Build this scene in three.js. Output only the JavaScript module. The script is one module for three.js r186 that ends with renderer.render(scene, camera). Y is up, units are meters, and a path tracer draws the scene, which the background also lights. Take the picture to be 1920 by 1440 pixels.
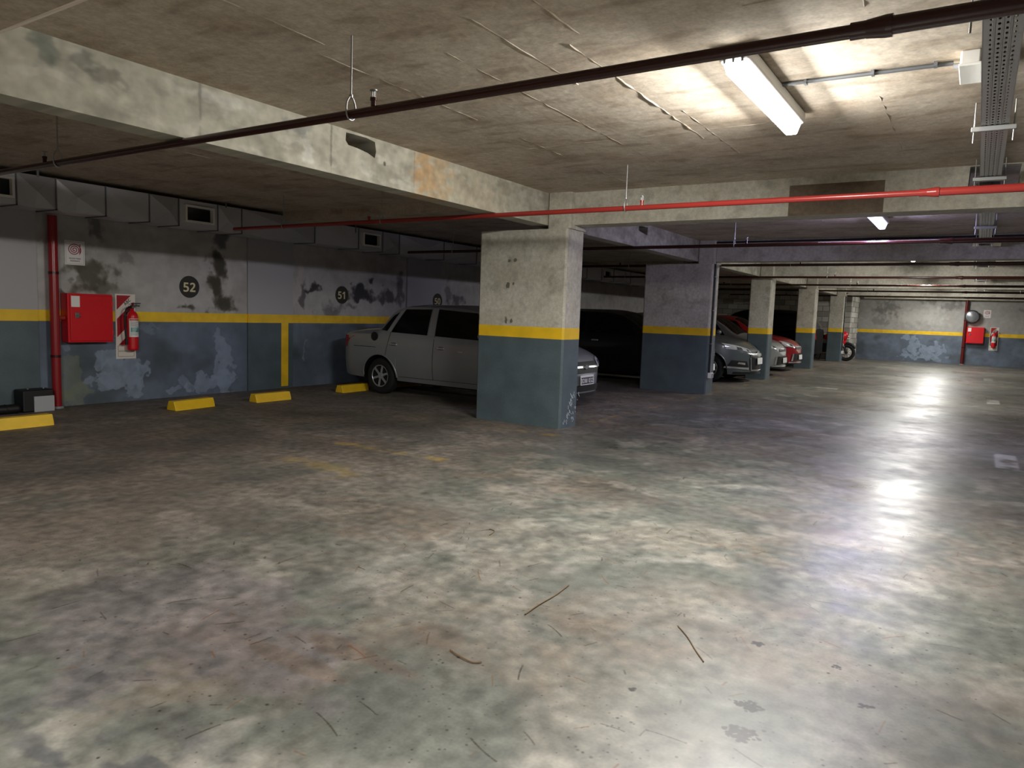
import * as THREE from 'three';
import { RectAreaLightUniformsLib } from 'three/addons/lights/RectAreaLightUniformsLib.js';
import { RoundedBoxGeometry } from 'three/addons/geometries/RoundedBoxGeometry.js';
import { mergeGeometries, toCreasedNormals, mergeVertices } from 'three/addons/utils/BufferGeometryUtils.js';

// ---------------------------------------------------------------- camera, light, exposure
// Plan coordinates used below: X to the right across the lane, Y up, D = depth along the lane (three z = -D).
const scene = new THREE.Scene();
scene.background = new THREE.Color(0x020202);
const FOCAL = 1347.7;                                   // pixels in the 1920 x 1440 frame
const camera = new THREE.PerspectiveCamera(2 * Math.atan(720 / FOCAL) * 180 / Math.PI, 4 / 3, 0.05, 100);
{
  const a = -32.67 * Math.PI / 180, b = -5.67 * Math.PI / 180, c = 1.982 * Math.PI / 180;
  const f = new THREE.Vector3(Math.sin(a) * Math.cos(b), Math.sin(b), -Math.cos(a) * Math.cos(b));
  const r = new THREE.Vector3(Math.cos(a), 0, Math.sin(a));
  const u = new THREE.Vector3().crossVectors(r, f);
  const r2 = r.clone().multiplyScalar(Math.cos(c)).addScaledVector(u, Math.sin(c));
  const u2 = u.clone().multiplyScalar(Math.cos(c)).addScaledVector(r, -Math.sin(c));
  camera.position.set(0, 1.35, 0);
  camera.quaternion.setFromRotationMatrix(new THREE.Matrix4().makeBasis(r2, u2, f.clone().negate()));
  camera.updateMatrixWorld();
}
scene.add(camera);
const renderer = new THREE.WebGLRenderer();
renderer.toneMapping = THREE.LinearToneMapping;
renderer.toneMappingExposure = 2.9;
renderer.shadowMap.enabled = true;
RectAreaLightUniformsLib.init();
// Ceiling luminaires: depth of centre, luminance, colour (the second one is dim and bluish)
const LAMP_X = -1.155, LAMP_LEN = 1.40;
const LAMPS = [
  [-1.0, 112, 0xfffdf8], [4.48, 86, 0xfffdf8], [9.95, 29, 0xcfcaff], [15.4, 38, 0xfffdf8], [20.85, 44, 0xfffdf8], [26.3, 49, 0xfffdf8], [30.0, 38, 0xfffdf8],
];

// ---------------------------------------------------------------- helpers
function rng(seed) { let s = seed >>> 0; return () => { s = (s + 0x6D2B79F5) | 0; let t = Math.imul(s ^ (s >>> 15), 1 | s); t = (t + Math.imul(t ^ (t >>> 7), 61 | t)) ^ t; return ((t ^ (t >>> 14)) >>> 0) / 4294967296; }; }
const R0 = rng(7);
const PERM = new Uint8Array(512); { const p = [...Array(256).keys()]; for (let i = 255; i > 0; i--) { const j = Math.floor(R0() * (i + 1)); [p[i], p[j]] = [p[j], p[i]]; } for (let i = 0; i < 512; i++) PERM[i] = p[i & 255]; }
const GX = new Float32Array(256), GY = new Float32Array(256); for (let i = 0; i < 256; i++) { const t = i / 256 * Math.PI * 2; GX[i] = Math.cos(t); GY[i] = Math.sin(t); }
function pn(x, y, per = 256) {                            // gradient noise, about -0.7 .. 0.7, periodic in per
  const xf = Math.floor(x), yf = Math.floor(y), fx = x - xf, fy = y - yf;
  let x0 = xf % per, y0 = yf % per; if (x0 < 0) x0 += per; if (y0 < 0) y0 += per;
  const x1 = (x0 + 1) % per, y1 = (y0 + 1) % per;
  const a = PERM[PERM[x0 & 255] + (y0 & 255)], b = PERM[PERM[x1 & 255] + (y0 & 255)], c = PERM[PERM[x0 & 255] + (y1 & 255)], d = PERM[PERM[x1 & 255] + (y1 & 255)];
  const u = fx * fx * fx * (fx * (fx * 6 - 15) + 10), v = fy * fy * fy * (fy * (fy * 6 - 15) + 10);
  const A = GX[a] * fx + GY[a] * fy, B = GX[b] * (fx - 1) + GY[b] * fy, C = GX[c] * fx + GY[c] * (fy - 1), D = GX[d] * (fx - 1) + GY[d] * (fy - 1);
  return A + (B - A) * u + (C - A) * v + (A - B - C + D) * u * v;
}
function fbm(x, y, o, per = 256) { let s = 0, a = 1; for (let i = 0; i < o; i++) { s += a * pn(x, y, per); x *= 2; y *= 2; per *= 2; a *= 0.5; } return s; }
const clamp = (v, a = 0, b = 1) => v < a ? a : v > b ? b : v;
const ss = (a, b, v) => { const t = clamp((v - a) / (b - a)); return t * t * (3 - 2 * t); };
const lerp = (a, b, t) => a + (b - a) * t;
const V = (X, Y, D) => new THREE.Vector3(X, Y, -D);

function dataTex(w, h, fn, srgb = true, wrap = false) {   // fn(u, v, out) with v upward, out in 0..255
  const d = new Uint8Array(w * h * 4), o = [0, 0, 0];
  for (let j = 0; j < h; j++) for (let i = 0; i < w; i++) {
    fn((i + 0.5) / w, (j + 0.5) / h, o); const k = (j * w + i) * 4;
    d[k] = clamp(o[0], 0, 255); d[k + 1] = clamp(o[1], 0, 255); d[k + 2] = clamp(o[2], 0, 255); d[k + 3] = 255;
  }
  const t = new THREE.DataTexture(d, w, h); t.magFilter = THREE.LinearFilter; t.minFilter = THREE.LinearMipmapLinearFilter; t.generateMipmaps = true;
  if (srgb) t.colorSpace = THREE.SRGBColorSpace;
  t.wrapS = t.wrapT = wrap ? THREE.RepeatWrapping : THREE.ClampToEdgeWrapping; t.needsUpdate = true; return t;
}
function canvasTex(w, h, draw) {
  const c = document.createElement('canvas'); c.width = w; c.height = h; draw(c.getContext('2d'), w, h);
  const t = new THREE.CanvasTexture(c); t.colorSpace = THREE.SRGBColorSpace; return t;
}
const mixc = (o, c, t) => { o[0] += (c[0] - o[0]) * t; o[1] += (c[1] - o[1]) * t; o[2] += (c[2] - o[2]) * t; };

const used = {};
function numbered(n) { const k = used[n] = (used[n] ?? -1) + 1; return k ? n + '_' + String(k).padStart(3, '0') : n; }
function tag(o, label, category, group) { o.userData.label = label; o.userData.category = category; if (group) o.userData.group = group; return o; }
function thing(name, label, category, group) { const g = new THREE.Group(); g.name = numbered(name); scene.add(g); return tag(g, label, category, group); }
function part(name, geo, mat, parent, label) { const m = new THREE.Mesh(geo, mat); m.name = name; parent.add(m); if (label) m.userData.label = label; return m; }
function single(name, geo, mat, label, category, group) {  // a thing that is one mesh
  geo.computeBoundingBox(); const b = geo.boundingBox, p = new THREE.Vector3((b.min.x + b.max.x) / 2, b.min.y, (b.min.z + b.max.z) / 2);
  geo.translate(-p.x, -p.y, -p.z); const m = new THREE.Mesh(geo, mat); m.position.copy(p); m.name = numbered(name); scene.add(m); return tag(m, label, category, group);
}
function settle(g) {                                      // put a thing's origin at its base
  const b = new THREE.Box3().setFromObject(g), p = new THREE.Vector3((b.min.x + b.max.x) / 2, b.min.y, (b.min.z + b.max.z) / 2);
  for (const c of g.children) c.position.sub(p); g.position.add(p); return g;
}
function struct(name, geo, mat) { const m = new THREE.Mesh(geo, mat); m.name = name; m.userData.kind = 'structure'; scene.add(m); return m; }
function box(x0, x1, y0, y1, d0, d1) { const g = new THREE.BoxGeometry(x1 - x0, y1 - y0, d1 - d0); g.translate((x0 + x1) / 2, (y0 + y1) / 2, -(d0 + d1) / 2); return g; }
function rbox(x0, x1, y0, y1, d0, d1, r = 0.008) { const g = new RoundedBoxGeometry(x1 - x0, y1 - y0, d1 - d0, 2, Math.min(r, (x1 - x0) / 2.01, (y1 - y0) / 2.01, (d1 - d0) / 2.01)); g.translate((x0 + x1) / 2, (y0 + y1) / 2, -(d0 + d1) / 2); return g; }
function cyl(a, b, r, n = 14, r2 = r) { const d = b.clone().sub(a), g = new THREE.CylinderGeometry(r2, r, d.length(), n); g.applyQuaternion(new THREE.Quaternion().setFromUnitVectors(new THREE.Vector3(0, 1, 0), d.clone().normalize())); const m = a.clone().add(b).multiplyScalar(0.5); g.translate(m.x, m.y, m.z); return g; }
function tube(pts, r, n = 24, k = 8, tension = 0.5) { return new THREE.TubeGeometry(new THREE.CatmullRomCurve3(pts, false, 'catmullrom', tension), n, r, k); }
function merge(list) { return mergeGeometries(list.map(g => { const q = g.index ? g.toNonIndexed() : g; for (const k of Object.keys(q.attributes)) if (!['position', 'normal', 'uv'].includes(k)) q.deleteAttribute(k); if (!q.attributes.uv) q.setAttribute('uv', new THREE.BufferAttribute(new Float32Array(q.attributes.position.count * 2), 2)); return q; })); }
function metreUV(geo, s = 1, ou = 0, ov = 0) {             // uv in metres / s by the face's main axis
  const g = geo.index ? geo.toNonIndexed() : geo, p = g.attributes.position, uv = new Float32Array(p.count * 2), n = new THREE.Vector3(), e = new THREE.Vector3(), A = new THREE.Vector3(), B = new THREE.Vector3(), C = new THREE.Vector3();
  for (let i = 0; i < p.count; i += 3) {
    A.fromBufferAttribute(p, i); B.fromBufferAttribute(p, i + 1); C.fromBufferAttribute(p, i + 2); n.subVectors(B, A).cross(e.subVectors(C, A));
    const ax = Math.abs(n.x), ay = Math.abs(n.y), az = Math.abs(n.z);
    [A, B, C].forEach((q, k) => { let u, v; if (ay >= ax && ay >= az) { u = q.x; v = -q.z; } else if (ax >= az) { u = -q.z; v = q.y; } else { u = q.x; v = q.y; } uv[(i + k) * 2] = u / s + ou; uv[(i + k) * 2 + 1] = v / s + ov; });
  }
  g.setAttribute('uv', new THREE.BufferAttribute(uv, 2)); return g;
}
const mat = (color, roughness = 0.6, metalness = 0, extra = {}) => new THREE.MeshStandardMaterial({ color, roughness, metalness, ...extra });

// ---------------------------------------------------------------- measurements of the place
const WALL = -9.446, FACE = -4.035, CEIL = 2.745, BEAM_Y = 2.379, BEAM_X0 = -4.52, BEAM_X1 = -4.315, FAR = 31.7, RIGHT = 6.6, BACK = -6;
const COLS = [[-5.261, 7.362], [-5.312, 12.757], [-4.512, 17.146], [-4.529, 22.53], [-4.527, 27.961]];   // left edge X, near face depth
const COL_D = 0.416, COL_TOP = 2.335, BAND0 = 1.056, BAND1 = 1.19;

// ---------------------------------------------------------------- surface textures
const C_PALE = [103, 100, 92], C_GREEN = [87, 89, 82], C_BROWN = [87, 78, 68], C_DARK = [58, 58, 56], C_VIOLET = [92, 85, 87], C_WHITE = [134, 130, 122];
function floorColour(X, D, o) {
  const x = X + pn(X * 0.9 + 3, D * 0.9) * 0.22, d = D + pn(X * 0.9, D * 0.9 + 9) * 0.22;
  const big = pn(x * 0.45 + 20, d * 0.45), med = fbm(x * 1.6, d * 1.5 + 40, 4), brk = fbm(x * 4.5 + 60, d * 4.5 + 9, 3), fine = fbm(X * 14, D * 14, 2), grit = pn(X * 80, D * 80);
  o[0] = C_GREEN[0]; o[1] = C_GREEN[1]; o[2] = C_GREEN[2];
  mixc(o, C_PALE, ss(-0.35, 0.4, med + big * 0.5));
  mixc(o, C_BROWN, 0.7 * ss(-0.05, 0.45, pn(x * 0.8 + 70, d * 0.9 + 5) + 0.5 * brk));
  mixc(o, C_DARK, 0.42 * ss(0.08, 0.5, pn(x * 1.1 + 13, d * 0.9 + 33) + 0.45 * brk + 0.15 * fine));
  mixc(o, C_DARK, 0.32 * ss(0.15, 0.5, fbm(x * 3.1 + 50, d * 2.7, 3)));
  mixc(o, C_WHITE, 0.4 * ss(0.12, 0.5, pn(x * 2.2 + 90, d * 2.6 + 17) + 0.5 * brk));
  // ragged brown and grey dirt film, bay light and shade painted into its tone
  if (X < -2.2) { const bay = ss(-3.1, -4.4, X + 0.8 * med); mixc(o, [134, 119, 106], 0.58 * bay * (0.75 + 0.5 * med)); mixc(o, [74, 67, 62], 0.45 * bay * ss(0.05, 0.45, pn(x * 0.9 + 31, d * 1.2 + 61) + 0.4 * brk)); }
  // spilt and scuffed stains on the near lane, each with its own ragged outline
  if (D < 3 && X < -0.6) {
    const nz = fbm(X * 2.6 + 5, D * 2.6 + 8, 4), mot = fbm(X * 5 + 11, D * 9 + 3, 5);
    for (const [cx, cd, rx, rd, c, st, spotty] of [[-2.75, 1.75, .75, .55, C_VIOLET, .5, 0], [-2.2, 1.15, .5, .22, [64, 64, 66], .42, 1], [-1.75, 1.0, .5, .2, [64, 64, 66], .4, 1], [-2.6, 1.5, .4, .18, [64, 64, 66], .42, 1], [-1.3, 1.25, .4, .14, [62, 62, 60], .5, 1], [-1.0, 1.6, .3, .12, [64, 64, 60], .4, 1], [-1.93, 1.96, .24, .06, [84, 74, 66], .75, 0], [-1.78, 2.28, .13, .08, [84, 76, 68], .7, 0], [-2.05, 1.78, .22, .04, [84, 74, 66], .7, 0]]) {
      const e = Math.hypot((X - cx) / rx, (D - cd) / rd); if (e < 1.9) mixc(o, c, st * ss(1.15, 0.75, e + 0.9 * nz) * (spotty ? ss(-0.08, 0.3, mot) : 1));
    }
  }
  const k = 1 + 0.24 * fine + 0.1 * grit + 0.17 * brk; o[0] *= k; o[1] *= k; o[2] *= k;
  // worn yellow bay lines and white lane dashes
  const Y = [190, 156, 60], wr = () => fbm(X * 3.2 + 7, D * 3.2 + 3, 4);
  const l1 = ss(0.09, 0.05, Math.abs(D - 5.05 - (X + 4.8) * 0.03)) * ss(-5.75, -5.6, X) * ss(-3.9, -4.0, X);
  if (l1) mixc(o, Y, 0.45 * l1 * ss(-0.25, 0.3, wr() + (X + 4.7) * 0.25));
  const l2 = ss(0.3, 0.1, Math.abs(D - 4.12)) * ss(-5.3, -4.9, X) * ss(-3.8, -4.3, X);
  if (l2) mixc(o, Y, 0.26 * l2 * ss(-0.05, 0.4, wr()));
  const l3 = ss(0.07, 0.04, Math.abs(X + 4.02)) * ss(7.9, 8.1, D) * ss(31, 30, D);
  if (l3) mixc(o, Y, 0.4 * l3 * ss(-0.1, 0.35, wr()));
  const l4 = ss(0.09, 0.05, Math.abs(D - 6.95 - (X + 4.2) * 0.02)) * ss(-4.75, -4.6, X) * ss(-3.75, -3.9, X);
  if (l4) mixc(o, Y, 0.36 * l4 * ss(-0.2, 0.3, wr()));
  if (X > 0.2 && X < 0.5) for (const d0 of [8.45, 15.55, 22.6]) { const w = ss(0.03, 0.0, Math.abs(X - 0.36) - 0.085) * ss(0.03, 0, Math.abs(D - d0 - 0.46) - 0.46); if (w) mixc(o, [196, 196, 190], 0.55 * w * ss(-0.5, 0.1, wr())); }
  const w5 = ss(0.03, 0, Math.abs(X + 2.55) - 0.2) * ss(0.03, 0, Math.abs(D - 16.2) - 0.16); if (w5) mixc(o, [190, 188, 178], 0.5 * w5 * ss(-0.3, 0.2, wr()));
}
function floorTex(x0, x1, d0, d1, n, m = n, strokes) {
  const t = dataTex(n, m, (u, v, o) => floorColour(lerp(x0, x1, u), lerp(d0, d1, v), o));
  if (strokes) strokes(t.image.data, n, m, x0, x1, d0, d1);
  const r = dataTex(Math.min(512, n >> 1), Math.min(512, m >> 1), (u, v, o) => { const X = lerp(x0, x1, u), D = lerp(d0, d1, v); const q = 0.39 + 0.16 * fbm(X * 0.8 + 2, D * 0.8 + 5, 4) + 0.10 * fbm(X * 5, D * 5, 2) + 0.28 * ss(-3.4, -4.4, X); o[0] = o[1] = o[2] = 255 * clamp(q, 0.24, 0.95); }, false);
  return new THREE.MeshStandardMaterial({ map: t, roughnessMap: r, roughness: 1, metalness: 0 });
}
function debrisStrokes(data, n, m, x0, x1, d0, d1) {      // dark specks, scratches and crumbs lying on the near floor
  const r = rng(51);
  const dot = (X, D, rad, k, c = [34, 29, 22]) => {
    const ci = (X - x0) / (x1 - x0) * n, cj = (D - d0) / (d1 - d0) * m, pr = rad / (x1 - x0) * n;
    for (let j = Math.floor(cj - pr - 1); j <= cj + pr + 1; j++) for (let i = Math.floor(ci - pr - 1); i <= ci + pr + 1; i++) {
      if (i < 0 || j < 0 || i >= n || j >= m) continue; const a = clamp(pr + 0.5 - Math.hypot(i - ci, j - cj)) * k, q = (j * n + i) * 4;
      for (let e = 0; e < 3; e++) data[q + e] += (c[e] - data[q + e]) * a;
    }
  };
  for (let i = 0; i < 5200; i++) { const X = lerp(x0, x1, r()), D = lerp(d0, d1, r()); if (pn(X * 1.3 + 4, D * 1.3) < -0.05 && r() < 0.7) continue; dot(X, D, 0.002 + 0.005 * r() * r(), 0.35 + 0.5 * r()); }
  for (let i = 0; i < 420; i++) {                          // short scratches and straw-like bits
    let X = lerp(-3.6, 0.9, r()), D = lerp(1.2, 5.9, r()), a = r() * 6.28, len = 0.03 + 0.16 * r() * r(), k = 0.4 + 0.5 * r(), bend = (r() - 0.5) * 6;
    const c = r() < 0.3 ? [88, 54, 32] : [36, 30, 22];
    for (let s = 0; s < len; s += 0.003) { X += Math.cos(a) * 0.003; D += Math.sin(a) * 0.003; a += bend * 0.003; dot(X, D, 0.0016 + 0.0016 * r(), k * (0.5 + 0.5 * r()), c); }
  }
  const clump = (X, D, R, cnt) => { for (let i = 0; i < cnt; i++) { const a = r() * 6.28, q = R * Math.sqrt(r()) * (0.6 + 0.6 * r()); dot(X + Math.cos(a) * q * 1.3, D + Math.sin(a) * q, 0.003 + 0.006 * r(), 0.85, [26, 24, 18]); } };
  clump(-0.55, 2.31, 0.042, 130); clump(-0.57, 2.5, 0.036, 70); clump(-0.67, 3.02, 0.02, 25); clump(-0.36, 3.0, 0.018, 10); clump(-0.95, 2.36, 0.012, 8); clump(-0.23, 2.75, 0.02, 12);
}
function concreteTex(base, warm, dark, scale, streak, n = 1024) {   // tile of `scale` metres
  return dataTex(n, n, (u, v, o) => {
    const P = 8, x = u * P, y = v * P;
    o[0] = base[0]; o[1] = base[1]; o[2] = base[2];
    mixc(o, warm, ss(-0.3, 0.5, fbm(x, y, 4, P)));
    mixc(o, dark, 0.5 * ss(0.05, 0.6, fbm(x * streak[0], y * streak[1], 4, P * 1) + 0.25 * fbm(x * 2, y * 2, 3, P * 2)));
    const k = 1 + 0.11 * fbm(x * 8, y * 8, 3, P * 8) + 0.06 * pn(x * 32, y * 32, P * 32); o[0] *= k; o[1] *= k; o[2] *= k;
    if (pn(x * 12, y * 12, P * 12) > 0.6) mixc(o, dark, 0.6);
  }, true, true);
}
const bumpT = dataTex(512, 512, (u, v, o) => { const q = 128 + 70 * fbm(u * 16, v * 16, 4, 16) + 40 * pn(u * 96, v * 96, 96); o[0] = o[1] = o[2] = q; }, false, true);
const ceilT = concreteTex([192, 180, 163], [176, 161, 142], [144, 128, 110], 4, [1, 3]);
const beamTileT = concreteTex([190, 186, 172], [178, 172, 157], [148, 144, 131], 3, [2, 2], 512);
const M = {
  ceiling: new THREE.MeshStandardMaterial({ map: ceilT, roughness: 0.85, bumpMap: bumpT, bumpScale: 0.004 }),
  concrete: new THREE.MeshStandardMaterial({ map: beamTileT, roughness: 0.85, bumpMap: bumpT, bumpScale: 0.002 }),
  yellow: mat(0xdcb023, 0.55), slate: null,
  pipeRed: mat(0x96302a, 0.26), pipeDark: mat(0x3a1713, 0.24), galv: mat(0xa9aaa8, 0.42, 0.75), galvDull: mat(0x777a7e, 0.5, 0.6), white: mat(0xe6e4de, 0.5), black: mat(0x0c0c0d, 0.55), rubber: mat(0x121212, 0.8), chrome: mat(0xd8d8da, 0.15, 1), red: mat(0xd0131f, 0.32), dark: mat(0x060606, 0.9), glassDark: mat(0x07080a, 0.06), grey: mat(0x8c8e90, 0.5),  // pipeDark is the pipe red with backlit shade mixed in
};
const slateT = dataTex(512, 512, (u, v, o) => { o[0] = 80; o[1] = 93; o[2] = 98; const k = 1 + 0.12 * fbm(u * 6, v * 6, 4, 6) + 0.05 * pn(u * 90, v * 90, 90); o[0] *= k; o[1] *= k; o[2] *= k; }, true, true);
M.slate = new THREE.MeshStandardMaterial({ map: slateT, roughness: 0.5 });
const yellowT = dataTex(256, 256, (u, v, o) => { o[0] = 236; o[1] = 192; o[2] = 34; const k = 1 + 0.1 * fbm(u * 6, v * 6, 4, 6); o[0] *= k; o[1] *= k; o[2] *= k; }, true, true);
M.yellow = new THREE.MeshStandardMaterial({ map: yellowT, roughness: 0.5 });

// painted wall: upper grey, yellow band, slate dado, with mould and peeled paint where the photograph has them
function paintedWall(w, n, m, mould, peel, tint = [176, 173, 170], seed = 0) {
  return dataTex(n, m, (u, v, o) => {
    const x = u * w, y = v * CEIL, wob = 0.12 * fbm(x * 3 + seed, y * 3, 4), edge = 0.004 * pn(x * 6, 3.3);
    const f1 = fbm(x * 1.7 + seed, y * 1.7 + 5, 4), f2 = fbm(x * 7 + seed, y * 7, 3);
    if (y > BAND1 + edge) { o[0] = tint[0]; o[1] = tint[1]; o[2] = tint[2]; mixc(o, [154, 149, 143], 0.7 * ss(-0.1, 0.5, f1)); mixc(o, [176, 173, 168], 0.4 * ss(0.1, 0.5, fbm(x * 2 + 30 + seed, y * 0.9, 3))); }
    else if (y > BAND0 + edge) { o[0] = 236; o[1] = 194; o[2] = 38; mixc(o, [220, 166, 34], 0.5 * ss(0.0, 0.5, f1)); }
    else { o[0] = 90; o[1] = 100; o[2] = 114; mixc(o, [104, 116, 132], ss(-0.2, 0.5, f1)); mixc(o, [64, 72, 74], 0.6 * ss(0.1, 0.5, fbm(x + 9 + seed, y * 1.4, 3))); }
    const k = 1 + 0.07 * f2; o[0] *= k; o[1] *= k; o[2] *= k;
    if (y > BAND1) for (const [cx, cy, rx, ry, st, kind] of mould) {
      const e = Math.hypot((x - cx + wob) / rx, (y - cy + wob * 1.4) / ry); if (e > 1.6) continue;
      const q = ss(1.25, 0.35, e + 0.9 * fbm(x * 6 + cx * 7, y * 5 + 2, 4)); mixc(o, kind === 2 ? [196, 192, 184] : kind === 1 ? [52, 50, 52] : [62, 58, 44], st * q);
    }
    else for (const [cx, cy, rx, ry, st, kind] of peel) {
      if (y > BAND0) continue;
      const e = Math.hypot((x - cx + wob) / rx, (y - cy + wob * 1.4) / ry); if (e > 1.7) continue;
      const q = ss(0.95, 0.78, e + 0.85 * fbm(x * 5 + cx * 3, y * 5 + 1, 4)); mixc(o, kind === 1 ? [122, 128, 104] : [134, 148, 166], st * q * (0.8 + 0.3 * f2));
    }
  });
}

// ---------------------------------------------------------------- floor
function floorPiece(name, x0, x1, d0, d1, n, m, strokes) {
  const g = box(x0, x1, -0.25, 0, d0, d1), p = g.attributes.position, uv = g.attributes.uv;
  for (let i = 0; i < p.count; i++) uv.setXY(i, (p.getX(i) - x0) / (x1 - x0), (-p.getZ(i) - d0) / (d1 - d0));
  return struct(name, g, floorTex(x0, x1, d0, d1, n, m, strokes));
}
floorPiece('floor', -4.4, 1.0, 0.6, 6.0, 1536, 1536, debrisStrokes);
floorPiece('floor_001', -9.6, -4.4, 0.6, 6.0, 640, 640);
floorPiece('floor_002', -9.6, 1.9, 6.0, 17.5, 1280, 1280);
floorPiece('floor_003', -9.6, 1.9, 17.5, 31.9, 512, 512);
floorPiece('floor_004', -9.6, RIGHT + 0.2, BACK - 0.2, 0.6, 256, 128);
floorPiece('floor_005', 1.0, RIGHT + 0.2, 0.6, 6.0, 256, 256);
floorPiece('floor_006', 1.9, RIGHT + 0.2, 6.0, 31.9, 128, 512);

// ---------------------------------------------------------------- ceiling slab with raised seams of the formwork sheets
const ceiling = struct('ceiling', metreUV(box(-9.7, RIGHT + 0.2, CEIL, CEIL + 0.22, BACK - 0.2, 31.9), 4), M.ceiling);
{
  const seam = (X, D0, D1, w, h, seed, along = true) => {
    const r = rng(seed), n = Math.max(3, Math.round(Math.abs(D1 - D0) / 0.07)), pos = [], idx = [];
    for (let i = 0; i <= n; i++) { const t = i / n, D = lerp(D0, D1, t), j = (r() - 0.5) * 0.008, ww = w * 0.8 * (0.3 + r()), hh = h * 0.9 * Math.max(0.05, r() * 1.3 - 0.3); for (const [a, b] of [[-ww, 0.001], [0, -hh], [ww, 0.001]]) along ? pos.push(X + j + a, CEIL + b, -D) : pos.push(D, CEIL + b, -(X + j + a)); if (i < n) { const k = i * 3; idx.push(k, k + 1, k + 3, k + 1, k + 4, k + 3, k + 1, k + 2, k + 4, k + 2, k + 5, k + 4); } }
    const g = new THREE.BufferGeometry(); g.setAttribute('position', new THREE.Float32BufferAttribute(pos, 3)); g.setIndex(idx); g.computeVertexNormals(); return metreUV(g, 4);
  };
  [[-1.79, 2.2, 3.3, .008, .008], [-1.9, 3.4, 5.6, .01, .01], [-3.06, 1.95, 2.8, .006, .006], [-3.2, 2.9, 4.4, .007, .007], [-2.16, 2.9, 4.0, .006, .006], [-0.53, 2.3, 3.6, .01, .012], [-0.62, 5.0, 7.2, .006, .005], [-1.79, 4.8, 6.2, .006, .006], [-3.2, 5.0, 7.1, .006, .006], [-2.55, 3.2, 6.4, .004, .004], [-6.4, 2.2, 7.0, .006, .006], [-1.9, 8.2, 12.4, .008, .008], [-3.1, 8.2, 12.4, .006, .006]].forEach(([X, a, b, w, h], i) => part('formwork_seam', seam(X, a, b, w, h, 90 + i), M.ceiling, ceiling));
  [[4.75, -3.9, -1.4], [5.35, -3.4, -1.0], [3.35, -1.0, 0.6]].forEach(([D, a, b], i) => part('formwork_seam', seam(D, a, b, .005, .005, 130 + i, false), M.ceiling, ceiling));
}

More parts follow.
